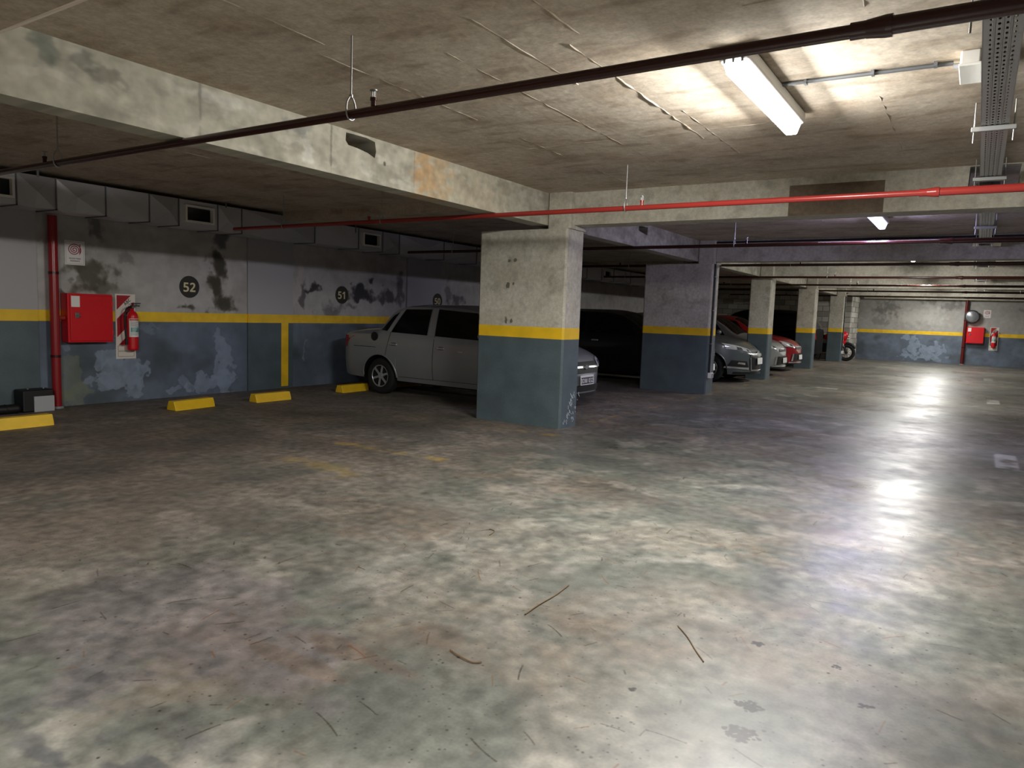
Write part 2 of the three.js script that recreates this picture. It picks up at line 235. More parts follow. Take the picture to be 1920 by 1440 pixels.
// ---------------------------------------------------------------- walls
{
  const D0 = 2.4, W = 10.8, z = d => d - D0;
  const mould = [[z(4.78), 1.66, .26, .2, .75, 0], [z(4.62), 1.82, .12, .16, .5, 0], [z(5.02), 1.52, .14, .14, .55, 0], [z(4.5), 1.45, .14, .05, .7, 1], [z(5.25), 1.85, .16, .1, .3, 1], [z(6.62), 1.62, .13, .48, .95, 0], [z(6.72), 1.32, .16, .16, .9, 0], [z(6.55), 1.95, .14, .1, .8, 0], [z(6.05), 1.25, .14, .06, .9, 0], [z(6.8), 1.75, .1, .25, .35, 2],
    [z(8.15), 1.75, .05, .45, .4, 2], [z(8.22), 1.5, .06, .3, .6, 1], [z(8.42), 1.62, .16, .07, .95, 1], [z(9.55), 1.62, .34, .12, 1, 1], [z(9.3), 1.36, .12, .08, .45, 1], [z(10.25), 1.58, .3, .12, .7, 1], [z(10.6), 1.7, .12, .3, .55, 1], [z(12.4), 1.58, .3, .12, .6, 1], [z(12.1), 1.75, .1, .25, .4, 1], [z(8.9), 1.3, .3, .1, .4, 1], [z(4.9), 2.4, .1, .3, .5, 1], [z(6.7), 2.3, .14, .3, .6, 1]];
  const peel = [[z(5.02), .62, .17, .2, 1], [z(5.2), .36, .3, .2, 1], [z(4.92), .3, .2, .16, .9], [z(5.38), .3, .13, .25, 1], [z(4.5), .3, .14, .4, .6, 1], [z(4.6), .12, .3, .12, .7, 1], [z(6.66), .55, .17, .42, 1], [z(6.5), .2, .34, .16, .9], [z(6.74), .15, .18, .2, .9], [z(6.1), .18, .16, .1, .7], [z(4.48), .75, .07, .1, .6], [z(8.25), .55, .03, .2, .7], [z(5.9), .12, .2, .04, .8], [z(5.55), .95, .2, .06, .4]];
  const tex = paintedWall(W, 2048, 512, mould, peel);
  const g = box(WALL - 0.25, WALL, 0, CEIL, D0, D0 + W), p = g.attributes.position, uv = g.attributes.uv;
  for (let i = 0; i < p.count; i++) uv.setXY(i, (-p.getZ(i) - D0) / W, p.getY(i) / CEIL);
  struct('wall_left', g, new THREE.MeshStandardMaterial({ map: tex, roughness: 0.62, bumpMap: bumpT, bumpScale: 0.0 }));
  const plain = paintedWall(6, 512, 256, [], [], undefined, 40); plain.wrapS = THREE.RepeatWrapping;
  const pm = new THREE.MeshStandardMaterial({ map: plain, roughness: 0.62 });
  const plainWall = (name, geo, alongX) => { const q = geo.attributes.position, t = geo.attributes.uv; for (let i = 0; i < q.count; i++) t.setXY(i, (alongX ? q.getX(i) : q.getZ(i)) / 6, q.getY(i) / CEIL); return struct(name, geo, pm); };
  plainWall('wall_left_near', box(WALL - 0.25, WALL, 0, CEIL, BACK, D0));
  plainWall('wall_left_far', box(WALL - 0.25, WALL, 0, CEIL, D0 + W, FAR));
  plainWall('wall_right', box(RIGHT, RIGHT + 0.2, 0, CEIL, BACK, FAR));
  plainWall('wall_back', box(WALL - 0.25, RIGHT + 0.2, 0, CEIL, BACK - 0.2, BACK), true);
  // far end wall
  const fx0 = -4.2, fw = 10.8, fm = [[1.2, 2.0, .5, .3, .35, 1], [1.0, 1.5, .3, .2, .25, 1], [2.2, 1.75, .9, .35, .5, 2], [3.4, 2.2, .4, .2, .35, 1], [5.8, 2.1, .3, .15, .3, 1], [2.6, 2.3, .3, .15, .3, 0]];
  const fp = [[1.95, .92, .2, .14, 1], [2.2, .62, .2, .42, 1], [2.55, .42, .3, .24, 1], [2.95, .5, .32, .25, 1], [2.2, .18, .6, .1, 1], [2.9, .2, .4, .12, .9], [1.9, .3, .14, .22, .8]];
  const ft = paintedWall(fw, 1024, 512, fm, fp, [160, 159, 154], 80), fg = box(fx0, fx0 + fw, 0, CEIL, FAR, FAR + 0.2), fpz = fg.attributes.position;
  for (let i = 0; i < fpz.count; i++) fg.attributes.uv.setXY(i, (fpz.getX(i) - fx0) / fw, fpz.getY(i) / CEIL);
  struct('wall_far', fg, new THREE.MeshStandardMaterial({ map: ft, roughness: 0.62 }));
}
// concrete block wall closing the bays, each block laid proud of its joints
{
  const DB = 29.5, XE = -4.0, backing = struct('wall_block', metreUV(merge([box(WALL, XE - 0.012, 0, CEIL, DB + 0.012, DB + 0.16), box(XE - 0.16, XE - 0.012, 0, CEIL, DB + 0.16, FAR)]), 2), mat(0x6f6c66, 0.9));
  const r = rng(19), bw = 0.4, bh = 0.2, mats = [0xb4b1a8, 0xa6a39a, 0xc2bfb6, 0x98968e].map(c => new THREE.MeshStandardMaterial({ color: c, roughness: 0.9, bumpMap: bumpT, bumpScale: 0.003 }));
  const gA = new RoundedBoxGeometry(bw - 0.014, bh - 0.014, 0.03, 1, 0.005), gH = new RoundedBoxGeometry(bw / 2 - 0.014, bh - 0.014, 0.03, 1, 0.005), gS = new RoundedBoxGeometry(0.03, bh - 0.014, bw - 0.014, 1, 0.005), gSH = new RoundedBoxGeometry(0.03, bh - 0.014, bw / 2 - 0.014, 1, 0.005);
  const put = (g, x, y, d) => { const m = part('block', g, mats[Math.floor(r() * 4)], backing); m.position.set(x, y, -d); };
  for (let row = 0; row < 13; row++) {
    const y = row * bh + bh / 2 + 0.01, off = row % 2;
    let x = XE; if (off) { put(gH, x - bw / 4, y, DB + 0.012 - 0.002 * r()); x -= bw / 2; }
    while (x - bw > WALL) { put(gA, x - bw / 2, y, DB + 0.012 - 0.003 * r()); x -= bw; }
    let d = DB + 0.04; if (!off) { put(gSH, XE - 0.012, y, d + bw / 4); d += bw / 2; }
    while (d + bw < FAR) { put(gS, XE - 0.012 + 0.003 * r(), y, d + bw / 2); d += bw; }
  }
}

// ---------------------------------------------------------------- beams
function extrudeAlongX(shape, x0, x1) {                   // shape drawn in (D, Y)
  const g = new THREE.ExtrudeGeometry(shape, { depth: x1 - x0, bevelEnabled: false }); // (D, Y, t) -> (x0 + t, Y, -D)
  const p = g.attributes.position; for (let i = 0; i < p.count; i++) { const d = p.getX(i), y = p.getY(i), t = p.getZ(i); p.setXYZ(i, x0 + t, y, -d); }
  g.computeVertexNormals(); return g;
}
function poly(pts) { const s = new THREE.Shape(); pts.forEach(([a, b], i) => i ? s.lineTo(a, b) : s.moveTo(a, b)); s.closePath(); return s; }
{
  // long beam over the column line, its face stained, with rough sleeves cut through it
  const s = poly([[BACK, BEAM_Y], [31.7, BEAM_Y], [31.7, CEIL], [BACK, CEIL]]);
  s.holes.push(poly([[4.175, 2.722], [4.17, 2.66], [4.2, 2.63], [4.3, 2.625], [4.42, 2.61], [4.5, 2.585], [4.515, 2.64], [4.5, 2.715], [4.4, 2.728]]));
  s.holes.push(poly([[10.05, 2.70], [10.05, 2.62], [10.2, 2.60], [10.38, 2.585], [10.39, 2.70]]));
  let g = extrudeAlongX(s, BEAM_X0, BEAM_X1);
  const p = g.attributes.position, uv = new Float32Array(p.count * 2); for (let i = 0; i < p.count; i++) { uv[i * 2] = -p.getZ(i) / 13; uv[i * 2 + 1] = (p.getY(i) - BEAM_Y) / 0.366; }
  g.setAttribute('uv', new THREE.BufferAttribute(uv, 2)); g.computeVertexNormals();
  const t = dataTex(2048, 64, (u, v, o) => {
    const d = u * 13, y = v * 0.366, n = fbm(d * 2.5, y * 5, 4), f = fbm(d * 12, y * 12, 3);
    o[0] = 176; o[1] = 172; o[2] = 156; mixc(o, [152, 148, 134], ss(-0.2, 0.5, n)); mixc(o, [198, 194, 182], 0.5 * ss(0.1, 0.5, fbm(d * 4 + 8, y * 9 + 3, 4)));
    for (const [cd, cy, rd, ry, st, c] of [[1.98, .3, .07, .12, .7, [110, 116, 106]], [2.2, .3, .1, .06, .6, [108, 110, 98]], [2.32, .24, .12, .06, .6, [112, 110, 98]], [3.1, .3, .3, .04, .5, [210, 208, 200]], [3.7, .27, .16, .06, .6, [120, 122, 120]], [3.8, .1, .06, .1, .6, [216, 214, 206]], [4.02, .2, .012, .3, .6, [110, 108, 100]], [5.27, .19, .3, .3, .5, [186, 150, 106]], [5.14, .2, .14, .3, .4, [184, 140, 90]], [5.9, .12, .7, .3, .35, [182, 164, 134]], [2.9, .3, .012, .25, .5, [120, 116, 108]], [4.62, .18, .015, .02, .8, [70, 68, 60]], [5.0, .2, .008, .3, .5, [130, 126, 116]]]) {
      const e = Math.hypot((d - cd) / rd, (y - cy) / ry); if (e < 1.7) mixc(o, c, st * ss(1.2, 0.4, e + 0.8 * fbm(d * 9 + cd, y * 14, 3)));
    }
    const k = 1 + 0.12 * f; o[0] *= k; o[1] *= k; o[2] *= k;
  }, true, true);
  single('longitudinal_beam', g, new THREE.MeshStandardMaterial({ map: t, roughness: 0.85, bumpMap: bumpT, bumpScale: 0 }), 'long grey concrete beam with orange rust stain and rough holes above the columns', 'beam');
}
const TRAY_X0 = -0.085, TRAY_X1 = 0.06, TRAY_Y = 2.6;
const ORD = ['first', 'second', 'third', 'fourth', 'fifth'];
COLS.forEach(([xl, d], i) => {
  // lane beam with an opening for the cable tray, and the shallower beam over the bays
  const d0 = d + 0.09, d1 = d + 0.39;
  const s = poly([[FACE + 0.03, BEAM_Y], [RIGHT, BEAM_Y], [RIGHT, CEIL], [FACE + 0.03, CEIL]]);
  s.holes.push(poly([[-0.17, 2.57], [0.19, 2.565], [0.2, 2.735], [0.02, 2.74], [-0.165, 2.735]]));
  const g = new THREE.ExtrudeGeometry(s, { depth: d1 - d0, bevelEnabled: false }); g.translate(0, 0, -d1);
  single('lane_beam', metreUV(g, 3, i * 0.37), M.concrete, `concrete cross beam over the driving lane beside the ${ORD[i]} column`, 'beam', 'lane beams');
  single('bay_beam', metreUV(box(WALL, BEAM_X0, 2.61, CEIL, d + 0.06, d + 0.36), 3, i * 0.2), M.ceiling, `shallow dark concrete beam over the parking bays behind the ${ORD[i]} column`, 'beam', 'bay beams');
});
single('lane_beam', metreUV(box(FACE + 0.2, RIGHT, 2.385, CEIL, FAR - 0.3, FAR), 3), M.concrete, 'concrete cross beam against the far end wall', 'beam', 'lane beams');
single('formwork_mark', metreUV(box(-1.646, -0.815, BEAM_Y + 0.001, 2.67, COLS[0][1] + 0.087, COLS[0][1] + 0.0905), 3), new THREE.MeshStandardMaterial({ map: ceilT, color: 0x9a9088, roughness: 0.9 }), 'darker brown rectangular formwork panel mark on the first lane beam', 'patch');  // tone difference left by a formwork panel, built as a thin plate
{ // haunched beam just ahead of the camera, its sloping side towards the lamp
  const s = poly([[1.0, 2.38], [1.36, 2.38], [1.87, CEIL], [1.0, CEIL]]);
  single('haunched_beam', metreUV(extrudeAlongX(s, BEAM_X1, RIGHT), 4), M.ceiling, 'brown concrete beam with sloping side above the long beam', 'beam');
}

// ---------------------------------------------------------------- columns
function colGeo(x0, x1, d0, d1, y0, y1, c = 0.022) {       // chamfered rectangle, extruded upward
  const s = poly([[x0 + c, -d0], [x0, -d0 - c], [x0, -d1 + c], [x0 + c, -d1], [x1 - c, -d1], [x1, -d1 + c], [x1, -d0 - c], [x1 - c, -d0]].map(([x, z]) => [x, -z]));
  const g = new THREE.ExtrudeGeometry(s, { depth: y1 - y0, bevelEnabled: false }); g.rotateX(-Math.PI / 2); g.translate(0, y0, 0); return g;   // (x, d, t) -> (x, t, -d)
}
const pitT = [];
COLS.forEach(([xl, d], i) => {
  const lab = ['wide concrete column with worn patches and white scratches beside the silver sedan', 'wide dark column carrying a black conduit and socket box', 'slim column between the grey car and the silver hatchback', 'slim column between the red car and the black SUV', 'slim column in front of the motorcycle, its paint scuffed'][i];
  const g = thing('concrete_column', lab, 'column', 'columns along the lane');
  part('painted_base', metreUV(colGeo(xl, FACE, d, d + COL_D, 0, BAND0), 2, i * 0.3), M.slate, g);
  part('yellow_band', metreUV(colGeo(xl - 0.0008, FACE + 0.0008, d - 0.0008, d + COL_D + 0.0008, BAND0, BAND1), 2), M.yellow, g);
  part('shaft', metreUV(colGeo(xl, FACE, d, d + COL_D, BAND1, COL_TOP), 3, i * 0.23, 0.1), M.concrete, g);
  part('column_head', metreUV(colGeo(BEAM_X1 + 0.002, FACE + 0.03, d + 0.005, d + COL_D, COL_TOP, CEIL), 3, i * 0.4), M.concrete, g);
  if (i === 0) {                                           // broken spots of plaster on its face, scraped paint on its side
    const r = rng(4), chip = (x, y, w, h) => { const n = 12, pts = []; for (let k = 0; k < n; k++) { const a = k / n * 6.283, q = 0.7 + 0.5 * r(); pts.push([x + Math.cos(a) * w * q, y + Math.sin(a) * h * q]); } const e = new THREE.ExtrudeGeometry(poly(pts), { depth: 0.0015, bevelEnabled: false }); e.translate(0, 0, -d); part('plaster_chip', e, chipM, g); };
    const chipM = mat(0x6b675a, 0.95);
    [[-4.82, 1.975, .022, .02], [-4.735, 1.98, .022, .022], [-4.83, 1.68, .03, .04], [-4.75, 1.70, .016, .018], [-4.84, 1.255, .018, .04], [-4.765, 1.25, .02, .03]].forEach(c => chip(...c));
    const sm = mat(0xc4ccd0, 0.8), q = []; for (let k = 0; k < 46; k++) { const y = 0.04 + 0.36 * r(), dd = d + 0.05 + (y * 0.5) + 0.1 * r() + (k % 4 === 0 ? 0.14 : 0), a = (r() - 0.3) * 1.2, l = 0.012 + 0.04 * r(); const b = new THREE.BoxGeometry(0.001, l, 0.003 + 0.006 * r()); b.rotateX(a); b.translate(FACE + 0.0004, y, -dd); q.push(b); }
    part('scraped_paint', merge(q), sm, g);
  }
  settle(g);
});
// pilasters standing a little proud of the left wall
[[3.25, 4.17, 'smooth painted pilaster beside the red standpipe'], [7.115, 7.98, 'smooth pale pilaster between bay numbers 52 and 51'], [10.78, 11.84, 'smooth pale pilaster behind the silver sedan roof'], [14.2, 15.2, 'smooth pale pilaster behind the black hatchback']].forEach(([a, b, lab], i) => {
  const g = thing('wall_pilaster', lab, 'pilaster', 'pilasters on the left wall');
  part('painted_base', metreUV(box(WALL, WALL + 0.03, 0, BAND0, a, b), 2), M.slate, g);
  part('yellow_band', metreUV(box(WALL, WALL + 0.031, BAND0, BAND1, a, b), 2), M.yellow, g);
  part('upper_face', metreUV(box(WALL, WALL + 0.03, BAND1, CEIL, a, b), 3), mat(0xa6a5a6, 0.6), g); settle(g);
});

// ---------------------------------------------------------------- luminaires
LAMPS.forEach(([D, lum, col], i) => {
  const lab = ['white twin tube luminaire on the ceiling behind the haunched beam', 'bright white twin tube luminaire on the ceiling between the first two sprinkler pipes', 'bluish twin tube luminaire on the ceiling past the first lane beam', 'white twin tube luminaire on the ceiling past the second lane beam', 'white twin tube luminaire on the ceiling past the third lane beam', 'white twin tube luminaire on the ceiling past the fourth lane beam', 'white twin tube luminaire on the ceiling by the far end wall'][i];
  const g = thing('ceiling_luminaire', lab, 'lamp', 'luminaires along the lane'), L = i === 6 ? 1.0 : LAMP_LEN, h = L / 2;
  part('housing', rbox(LAMP_X - 0.08, LAMP_X + 0.08, 2.666, CEIL, D - h, D + h, 0.02), M.white, g);
  const c = new THREE.Color(col);
  const ds = poly([[-0.058, 0.078], [-0.056, 0.064], [-0.036, 0.006], [-0.028, 0], [0.028, 0], [0.036, 0.006], [0.056, 0.064], [0.058, 0.078]]), dg = new THREE.ExtrudeGeometry(ds, { depth: L - 0.04, bevelEnabled: true, bevelThickness: 0.012, bevelSize: 0.008, bevelOffset: -0.008, bevelSegments: 2 }); dg.translate(LAMP_X, 2.6, -D - h + 0.02);
  part('diffuser', dg, new THREE.MeshStandardMaterial({ color: 0xf4f4f0, roughness: 0.4, emissive: c, emissiveIntensity: lum * 0.13 }), g, 'glowing clear diffuser');
  for (const e of [-1, 1]) for (const s of [-0.045, 0.0, 0.045].slice(0, 3)) if (s || e) part('clip', rbox(LAMP_X + s - 0.006, LAMP_X + s + 0.006, 2.655, 2.69, D + e * (h - 0.003) - 0.006, D + e * (h - 0.003) + 0.006, 0.003), M.grey, g);
  settle(g);
  const add = (w, hh, k, pos, look) => { const l = new THREE.RectAreaLight(c, lum * k, w, hh); l.position.copy(pos); l.lookAt(look); scene.add(l); };
  add(L - 0.06, 0.07, 0.35, V(LAMP_X, 2.594, D), V(LAMP_X, 0, D));
  for (const s of [-1, 1]) { // the long sides of the diffuser
    const l = new THREE.RectAreaLight(c, lum * 1.9, L - 0.06, 0.06); l.position.copy(V(LAMP_X + s * 0.062, 2.62, D)); l.lookAt(V(LAMP_X + s * 3, -2.4, D)); scene.add(l);
  }
});

// ---------------------------------------------------------------- air duct along the left wall
{
  const g = thing('air_duct', 'galvanised rectangular air duct along the top of the left wall', 'duct');
  const X1 = -8.95, X0 = WALL + 0.02, Y0 = 2.345, Y1 = 2.69, r = rng(33);
  const seams = [-3, -1.8, -0.6, 0.6, 1.8, 2.5, 3.1, 3.78, 4.186, 4.743, 5.289, 5.69, 6.269, 6.656, 8.008, 8.97, 9.56, 10.0, 11.304, 12.4, 13.5, 14.7, 15.5, 16.4, 17.5, 18.4, 19.2, 20.4, 21.6, 22.8, 24.0, 25.2, 26.4, 27.6, 29.4];
  const grilles = [[3.2, 3.745], [5.755, 6.185], [9.04, 9.455], [12.45, 12.9], [15.6, 16.0], [18.5, 18.95]];
  for (let i = 0; i + 1 < seams.length; i++) {              // each sheet is cross-broken into a shallow pyramid, front and below
    const a = seams[i] + 0.006, b = seams[i + 1] - 0.006, m = (a + b) / 2 + (r() - 0.5) * 0.3 * (b - a), hole = grilles.find(q => q[0] > a - 0.02 && q[1] < b + 0.02), flat = grilles.some(q => q[0] > a - 0.02 && q[1] < b + 0.02);
    const bend = !flat && r() < 0.9, dent = flat ? 0.004 : bend ? 0.045 + 0.02 * r() : 0.012, P = [], I = [];
    const v = (x, y, d) => { P.push(x, y, -d); return P.length / 3 - 1; };
    const tri = (A, B, C) => { const k = P.length / 3; v(...A); v(...B); v(...C); I.push(k, k + 1, k + 2); };
    const fA = [X1, Y0, a], fB = [X1, Y0, b], fC = [X1, Y1, b], fD = [X1, Y1, a], ap = [X1 + dent, Y0 + (bend ? 0.12 + 0.08 * r() : 0.17), m], bot = [(X0 + X1) / 2 + 0.1, Y0 - 0.012 - 0.03 * r(), m];
    const lip = [X1 - (bend ? 0.02 : 0), Y0 - (bend ? 0.012 : 0), m];
    if (hole) { // a real opening into the duct behind each grille
      const [h0, h1] = [hole[0] + 0.02, hole[1] - 0.02], quad = (y0, y1, d0, d1) => { tri([X1, y0, d0], [X1, y0, d1], [X1, y1, d1]); tri([X1, y0, d0], [X1, y1, d1], [X1, y1, d0]); };
      quad(Y0, 2.42, a, b); quad(2.605, Y1, a, b); quad(2.42, 2.605, a, h0); quad(2.42, 2.605, h1, b);
    } else for (const [p, q] of [[fA, lip], [lip, fB], [fB, fC], [fC, fD], [fD, fA]]) tri(p, q, ap);
    const wA = [X0, Y0, a], wB = [X0, Y0, b];
    for (const [p, q] of [[wA, wB], [wB, fB], [fB, lip], [lip, fA], [fA, wA]]) tri(p, q, bot);
    tri(fD, fC, [X0, Y1, b]); tri(fD, [X0, Y1, b], [X0, Y1, a]);
    const e = new THREE.BufferGeometry(); e.setAttribute('position', new THREE.Float32BufferAttribute(P, 3)); e.setIndex(I); const n = e.toNonIndexed(); n.computeVertexNormals();
    n.setAttribute('uv', new THREE.BufferAttribute(new Float32Array(n.attributes.position.count * 2), 2));
    const q = new THREE.MeshStandardMaterial({ color: [0xc6c6ca, 0xbcbcc0, 0xcdcdd1][i % 3], roughness: 0.45, metalness: 0.35, side: THREE.DoubleSide }); part('sheet_panel', n, q, g);
    part('flange', merge([box(X1 - 0.005, X1 + 0.012, Y0 - 0.01, Y1 + 0.005, seams[i] - 0.007, seams[i] + 0.007), box(X0, X1 + 0.012, Y0 - 0.012, Y0 + 0.004, seams[i] - 0.007, seams[i] + 0.007)]), M.galvDull, g);
  }
  const gw = mat(0xeae8e2, 0.5);
  for (const [a, b] of grilles) {
    const y0 = 2.40, y1 = 2.625; part('grille_frame', merge([rbox(X1 - 0.01, X1 + 0.06, y0, y0 + 0.026, a, b, .004), rbox(X1 - 0.01, X1 + 0.06, y1 - 0.026, y1, a, b, .004), rbox(X1 - 0.01, X1 + 0.06, y0 + 0.02, y1 - 0.02, a, a + 0.026, .004), rbox(X1 - 0.01, X1 + 0.06, y0 + 0.02, y1 - 0.02, b - 0.026, b, .004)]), gw, g, 'pale square grille frame');
  }
  for (const d of [4.0, 6.4, 8.9, 11.4, 14, 17, 20, 23, 26]) part('hanger_strap', merge([box(X1 + 0.002, X1 + 0.006, 2.6, CEIL, d - 0.012, d + 0.012)]), M.galvDull, g);
  settle(g);
}

// ---------------------------------------------------------------- sprinkler pipes across the garage
const SP = [2.78, 6.28, 9.85, 13.36, 17.0, 20.4, 23.9, 28.3];
SP.forEach((d, i) => {
  const names = ['in front of the first lamp', 'just before the first column', 'past the bluish lamp', 'just behind the second column', 'just before the third column', 'before the fourth column', 'past the fourth column', 'just past the fifth column'];
  const g = thing('sprinkler_pipe', `${i === 1 ? 'bright' : 'dark'} red sprinkler pipe slung under the beams ${names[i]}`, 'pipe', 'sprinkler pipes across the ceiling');
  const PM = i === 1 ? M.pipeRed : M.pipeDark, y = 2.35, xa = i < 3 ? -8.6 : -8.2, xb = RIGHT - 0.02, xr = -0.38;  // one red paint; the other pipes have their backlit shade put into the colour
  part('pipe', cyl(V(xa, y, d), V(xr, y, d), 0.0235, 18), PM, g);
  part('wide_pipe', cyl(V(xr, y, d), V(xb, y, d), 0.03, 18), PM, g);
  part('reducer', merge([cyl(V(xr - 0.07, y, d), V(xr - 0.02, y, d), 0.029, 18), cyl(V(xr - 0.02, y, d), V(xr + 0.04, y, d), 0.03, 18, 0.037), cyl(V(xr + 0.04, y, d), V(xr + 0.06, y, d), 0.037, 18)]), PM, g);
  for (const hx of [-7.6, -5.9, -2.84, 0.9, 3.6]) {
    const h = part('hanger', merge([cyl(V(hx, y + 0.085, d), V(hx, CEIL, d), 0.005, 8), tube([V(hx, y + 0.0, d + 0.03), V(hx, y + 0.05, d + 0.03), V(hx, y + 0.085, d + 0.012), V(hx, y + 0.09, d), V(hx, y + 0.085, d - 0.012), V(hx, y + 0.05, d - 0.03), V(hx, y, d - 0.03), V(hx, y - 0.022, d - 0.018), V(hx, y - 0.029, d), V(hx, y - 0.022, d + 0.018), V(hx, y, d + 0.03)], 0.005, 40, 6)]), M.galv, g, 'bright threaded hanger rod with loop');
    part('nut', cyl(V(hx, y + 0.085, d), V(hx, y + 0.1, d), 0.011, 6), M.galv, h);
  }
  for (const hx of [-6.1, -2.68, 1.2]) {
    const h = part('sprinkler_riser', merge([cyl(V(hx, y, d), V(hx, y + 0.055, d), 0.014, 10), cyl(V(hx, y + 0.05, d), V(hx, y + 0.065, d), 0.018, 8)]), PM, g);
    part('sprinkler_head', merge([cyl(V(hx - 0.01, y + 0.065, d), V(hx - 0.01, y + 0.098, d), 0.003, 6), cyl(V(hx + 0.01, y + 0.065, d), V(hx + 0.01, y + 0.098, d), 0.003, 6), cyl(V(hx, y + 0.098, d), V(hx, y + 0.103, d), 0.02, 12), cyl(V(hx, y + 0.065, d), V(hx, y + 0.095, d), 0.004, 6)]), M.galv, h);
  }
  settle(g);
});

// ---------------------------------------------------------------- cable tray, junction box and conduit
{
  const g = thing('cable_tray', 'long perforated galvanised cable tray running through the lane beams', 'cable tray');
  const a = -3, b = 29.9, slotT = canvasTex(128, 512, (c, w, h) => { c.fillStyle = '#fff'; c.fillRect(0, 0, w, h); c.fillStyle = '#000'; for (const x of [26, 52, 76, 102]) for (let k = 0; k < 8; k++) { c.beginPath(); c.ellipse(x, k * 64 + 32, 5, 16, 0, 0, 7); c.fill(); } });
  slotT.colorSpace = THREE.NoColorSpace; slotT.wrapS = slotT.wrapT = THREE.RepeatWrapping;
  const bottom = box(TRAY_X0, TRAY_X1, TRAY_Y, TRAY_Y + 0.002, a, b), p = bottom.attributes.position; for (let i = 0; i < p.count; i++) bottom.attributes.uv.setXY(i, (p.getX(i) - TRAY_X0) / (TRAY_X1 - TRAY_X0), -p.getZ(i) / 0.5);
  part('perforated_bottom', bottom, new THREE.MeshStandardMaterial({ color: 0xb8b8b6, roughness: 0.42, metalness: 0.6, alphaMap: slotT, transparent: true, alphaTest: 0.5 }), g);
  for (const x of [TRAY_X0, TRAY_X1]) part('side_rail', box(x - 0.0015, x + 0.0015, TRAY_Y - 0.004, TRAY_Y + 0.06, a, b), M.galv, g);
  for (const x of [TRAY_X0 + 0.042, TRAY_X0 + 0.072, TRAY_X0 + 0.102]) part('rib', rbox(x - 0.004, x + 0.004, TRAY_Y - 0.004, TRAY_Y + 0.001, a, b, 0.002), M.galv, g);
  for (const d of [3.42, 5.42, 7.2, 8.4, 10.6, 12.4, 14.3, 16.6, 18.6, 20.4, 22.2, 24.6, 26.6, 27.6]) {
    const s = part('support_strut', rbox(TRAY_X0 - 0.05, TRAY_X1 + 0.04, TRAY_Y - 0.034, TRAY_Y - 0.005, d - 0.02, d + 0.02, 0.003), d < 4 ? M.galvDull : M.galv, g);
    for (const x of [TRAY_X0 - 0.035, TRAY_X1 + 0.026]) part('threaded_rod', cyl(V(x, TRAY_Y - 0.1, d), V(x, CEIL, d), 0.0045, 8), M.galv, s);
  }
  const r = rng(12), cs = []; for (let i = 0; i < 4; i++) cs.push(tube([-3, 3, 8, 14, 20, 26, 29.8].map(d => V(TRAY_X0 + 0.02 + 0.034 * i + 0.006 * r(), TRAY_Y + 0.012 + 0.004 * r(), d)), 0.008, 40, 6));
  cs.forEach(c => part('cable', c, M.black, g)); settle(g);
  const j = thing('junction_box', 'white square junction box on the ceiling beside the cable tray', 'junction box');
  part('box_body', rbox(-0.185, -0.095, 2.675, CEIL, 4.38, 4.7, 0.01), M.white, j); part('box_lid', rbox(-0.19, -0.09, 2.665, 2.68, 4.375, 4.705, 0.005), M.white, j);
  part('cable_gland', merge([cyl(V(-0.22, 2.715, 4.53), V(-0.185, 2.715, 4.53), 0.015, 10), cyl(V(-0.095, 2.715, 4.53), V(-0.02, 2.66, 4.53), 0.008, 8)]), M.grey, j); settle(j);
  const c = thing('ceiling_conduit', 'thin grey conduit along the ceiling from the bright lamp to the junction box', 'conduit');
  part('conduit', cyl(V(-1.08, CEIL - 0.012, 4.5), V(-0.22, CEIL - 0.012, 4.53), 0.011, 10), M.galvDull, c); for (const x of [-0.95, -0.6, -0.3]) part('clamp', box(x - 0.008, x + 0.008, CEIL - 0.025, CEIL, 4.49, 4.535), M.galvDull, c); settle(c);
}

// ---------------------------------------------------------------- fittings on the left wall and the far wall
function onWall(g, wall, along, y = 0) {                   // children built in a local frame: x along the wall, y up, z out of it
  if (wall === 'left') { g.position.set(WALL, y, -along); g.rotation.y = Math.PI / 2; } else { g.position.set(along, y, -FAR); }
}
const L3 = (x, y, z) => new THREE.Vector3(x, y, z);
function lbox(x0, x1, y0, y1, z0, z1, r = 0.004) { const g = new RoundedBoxGeometry(x1 - x0, y1 - y0, z1 - z0, 2, Math.min(r, (x1 - x0) / 2.01, (y1 - y0) / 2.01, (z1 - z0) / 2.01)); g.translate((x0 + x1) / 2, (y0 + y1) / 2, (z0 + z1) / 2); return g; }
const hoseSignT = canvasTex(256, 320, (c, w, h) => {
  c.fillStyle = '#e4dfdc'; c.fillRect(0, 0, w, h); c.strokeStyle = '#8d8583'; c.lineWidth = 3; c.strokeRect(16, 14, w - 32, h - 28);
  c.strokeStyle = '#8f2a3e'; c.lineWidth = 11; c.beginPath(); for (let a = 0.5; a < 19.6; a += 0.1) { const q = 5 + a * 4.2, x = 122 + Math.cos(a) * q, y = 118 + Math.sin(a) * q * 0.93; a < 0.55 ? c.moveTo(x, y) : c.lineTo(x, y); } c.lineTo(196, 44); c.stroke();
  c.fillStyle = '#3a2f33'; c.textAlign = 'center'; c.font = 'bold 25px sans-serif'; c.fillText('NICHO PARA', w / 2, 244); c.fillText('HIDRANTE', w / 2, 276);
});
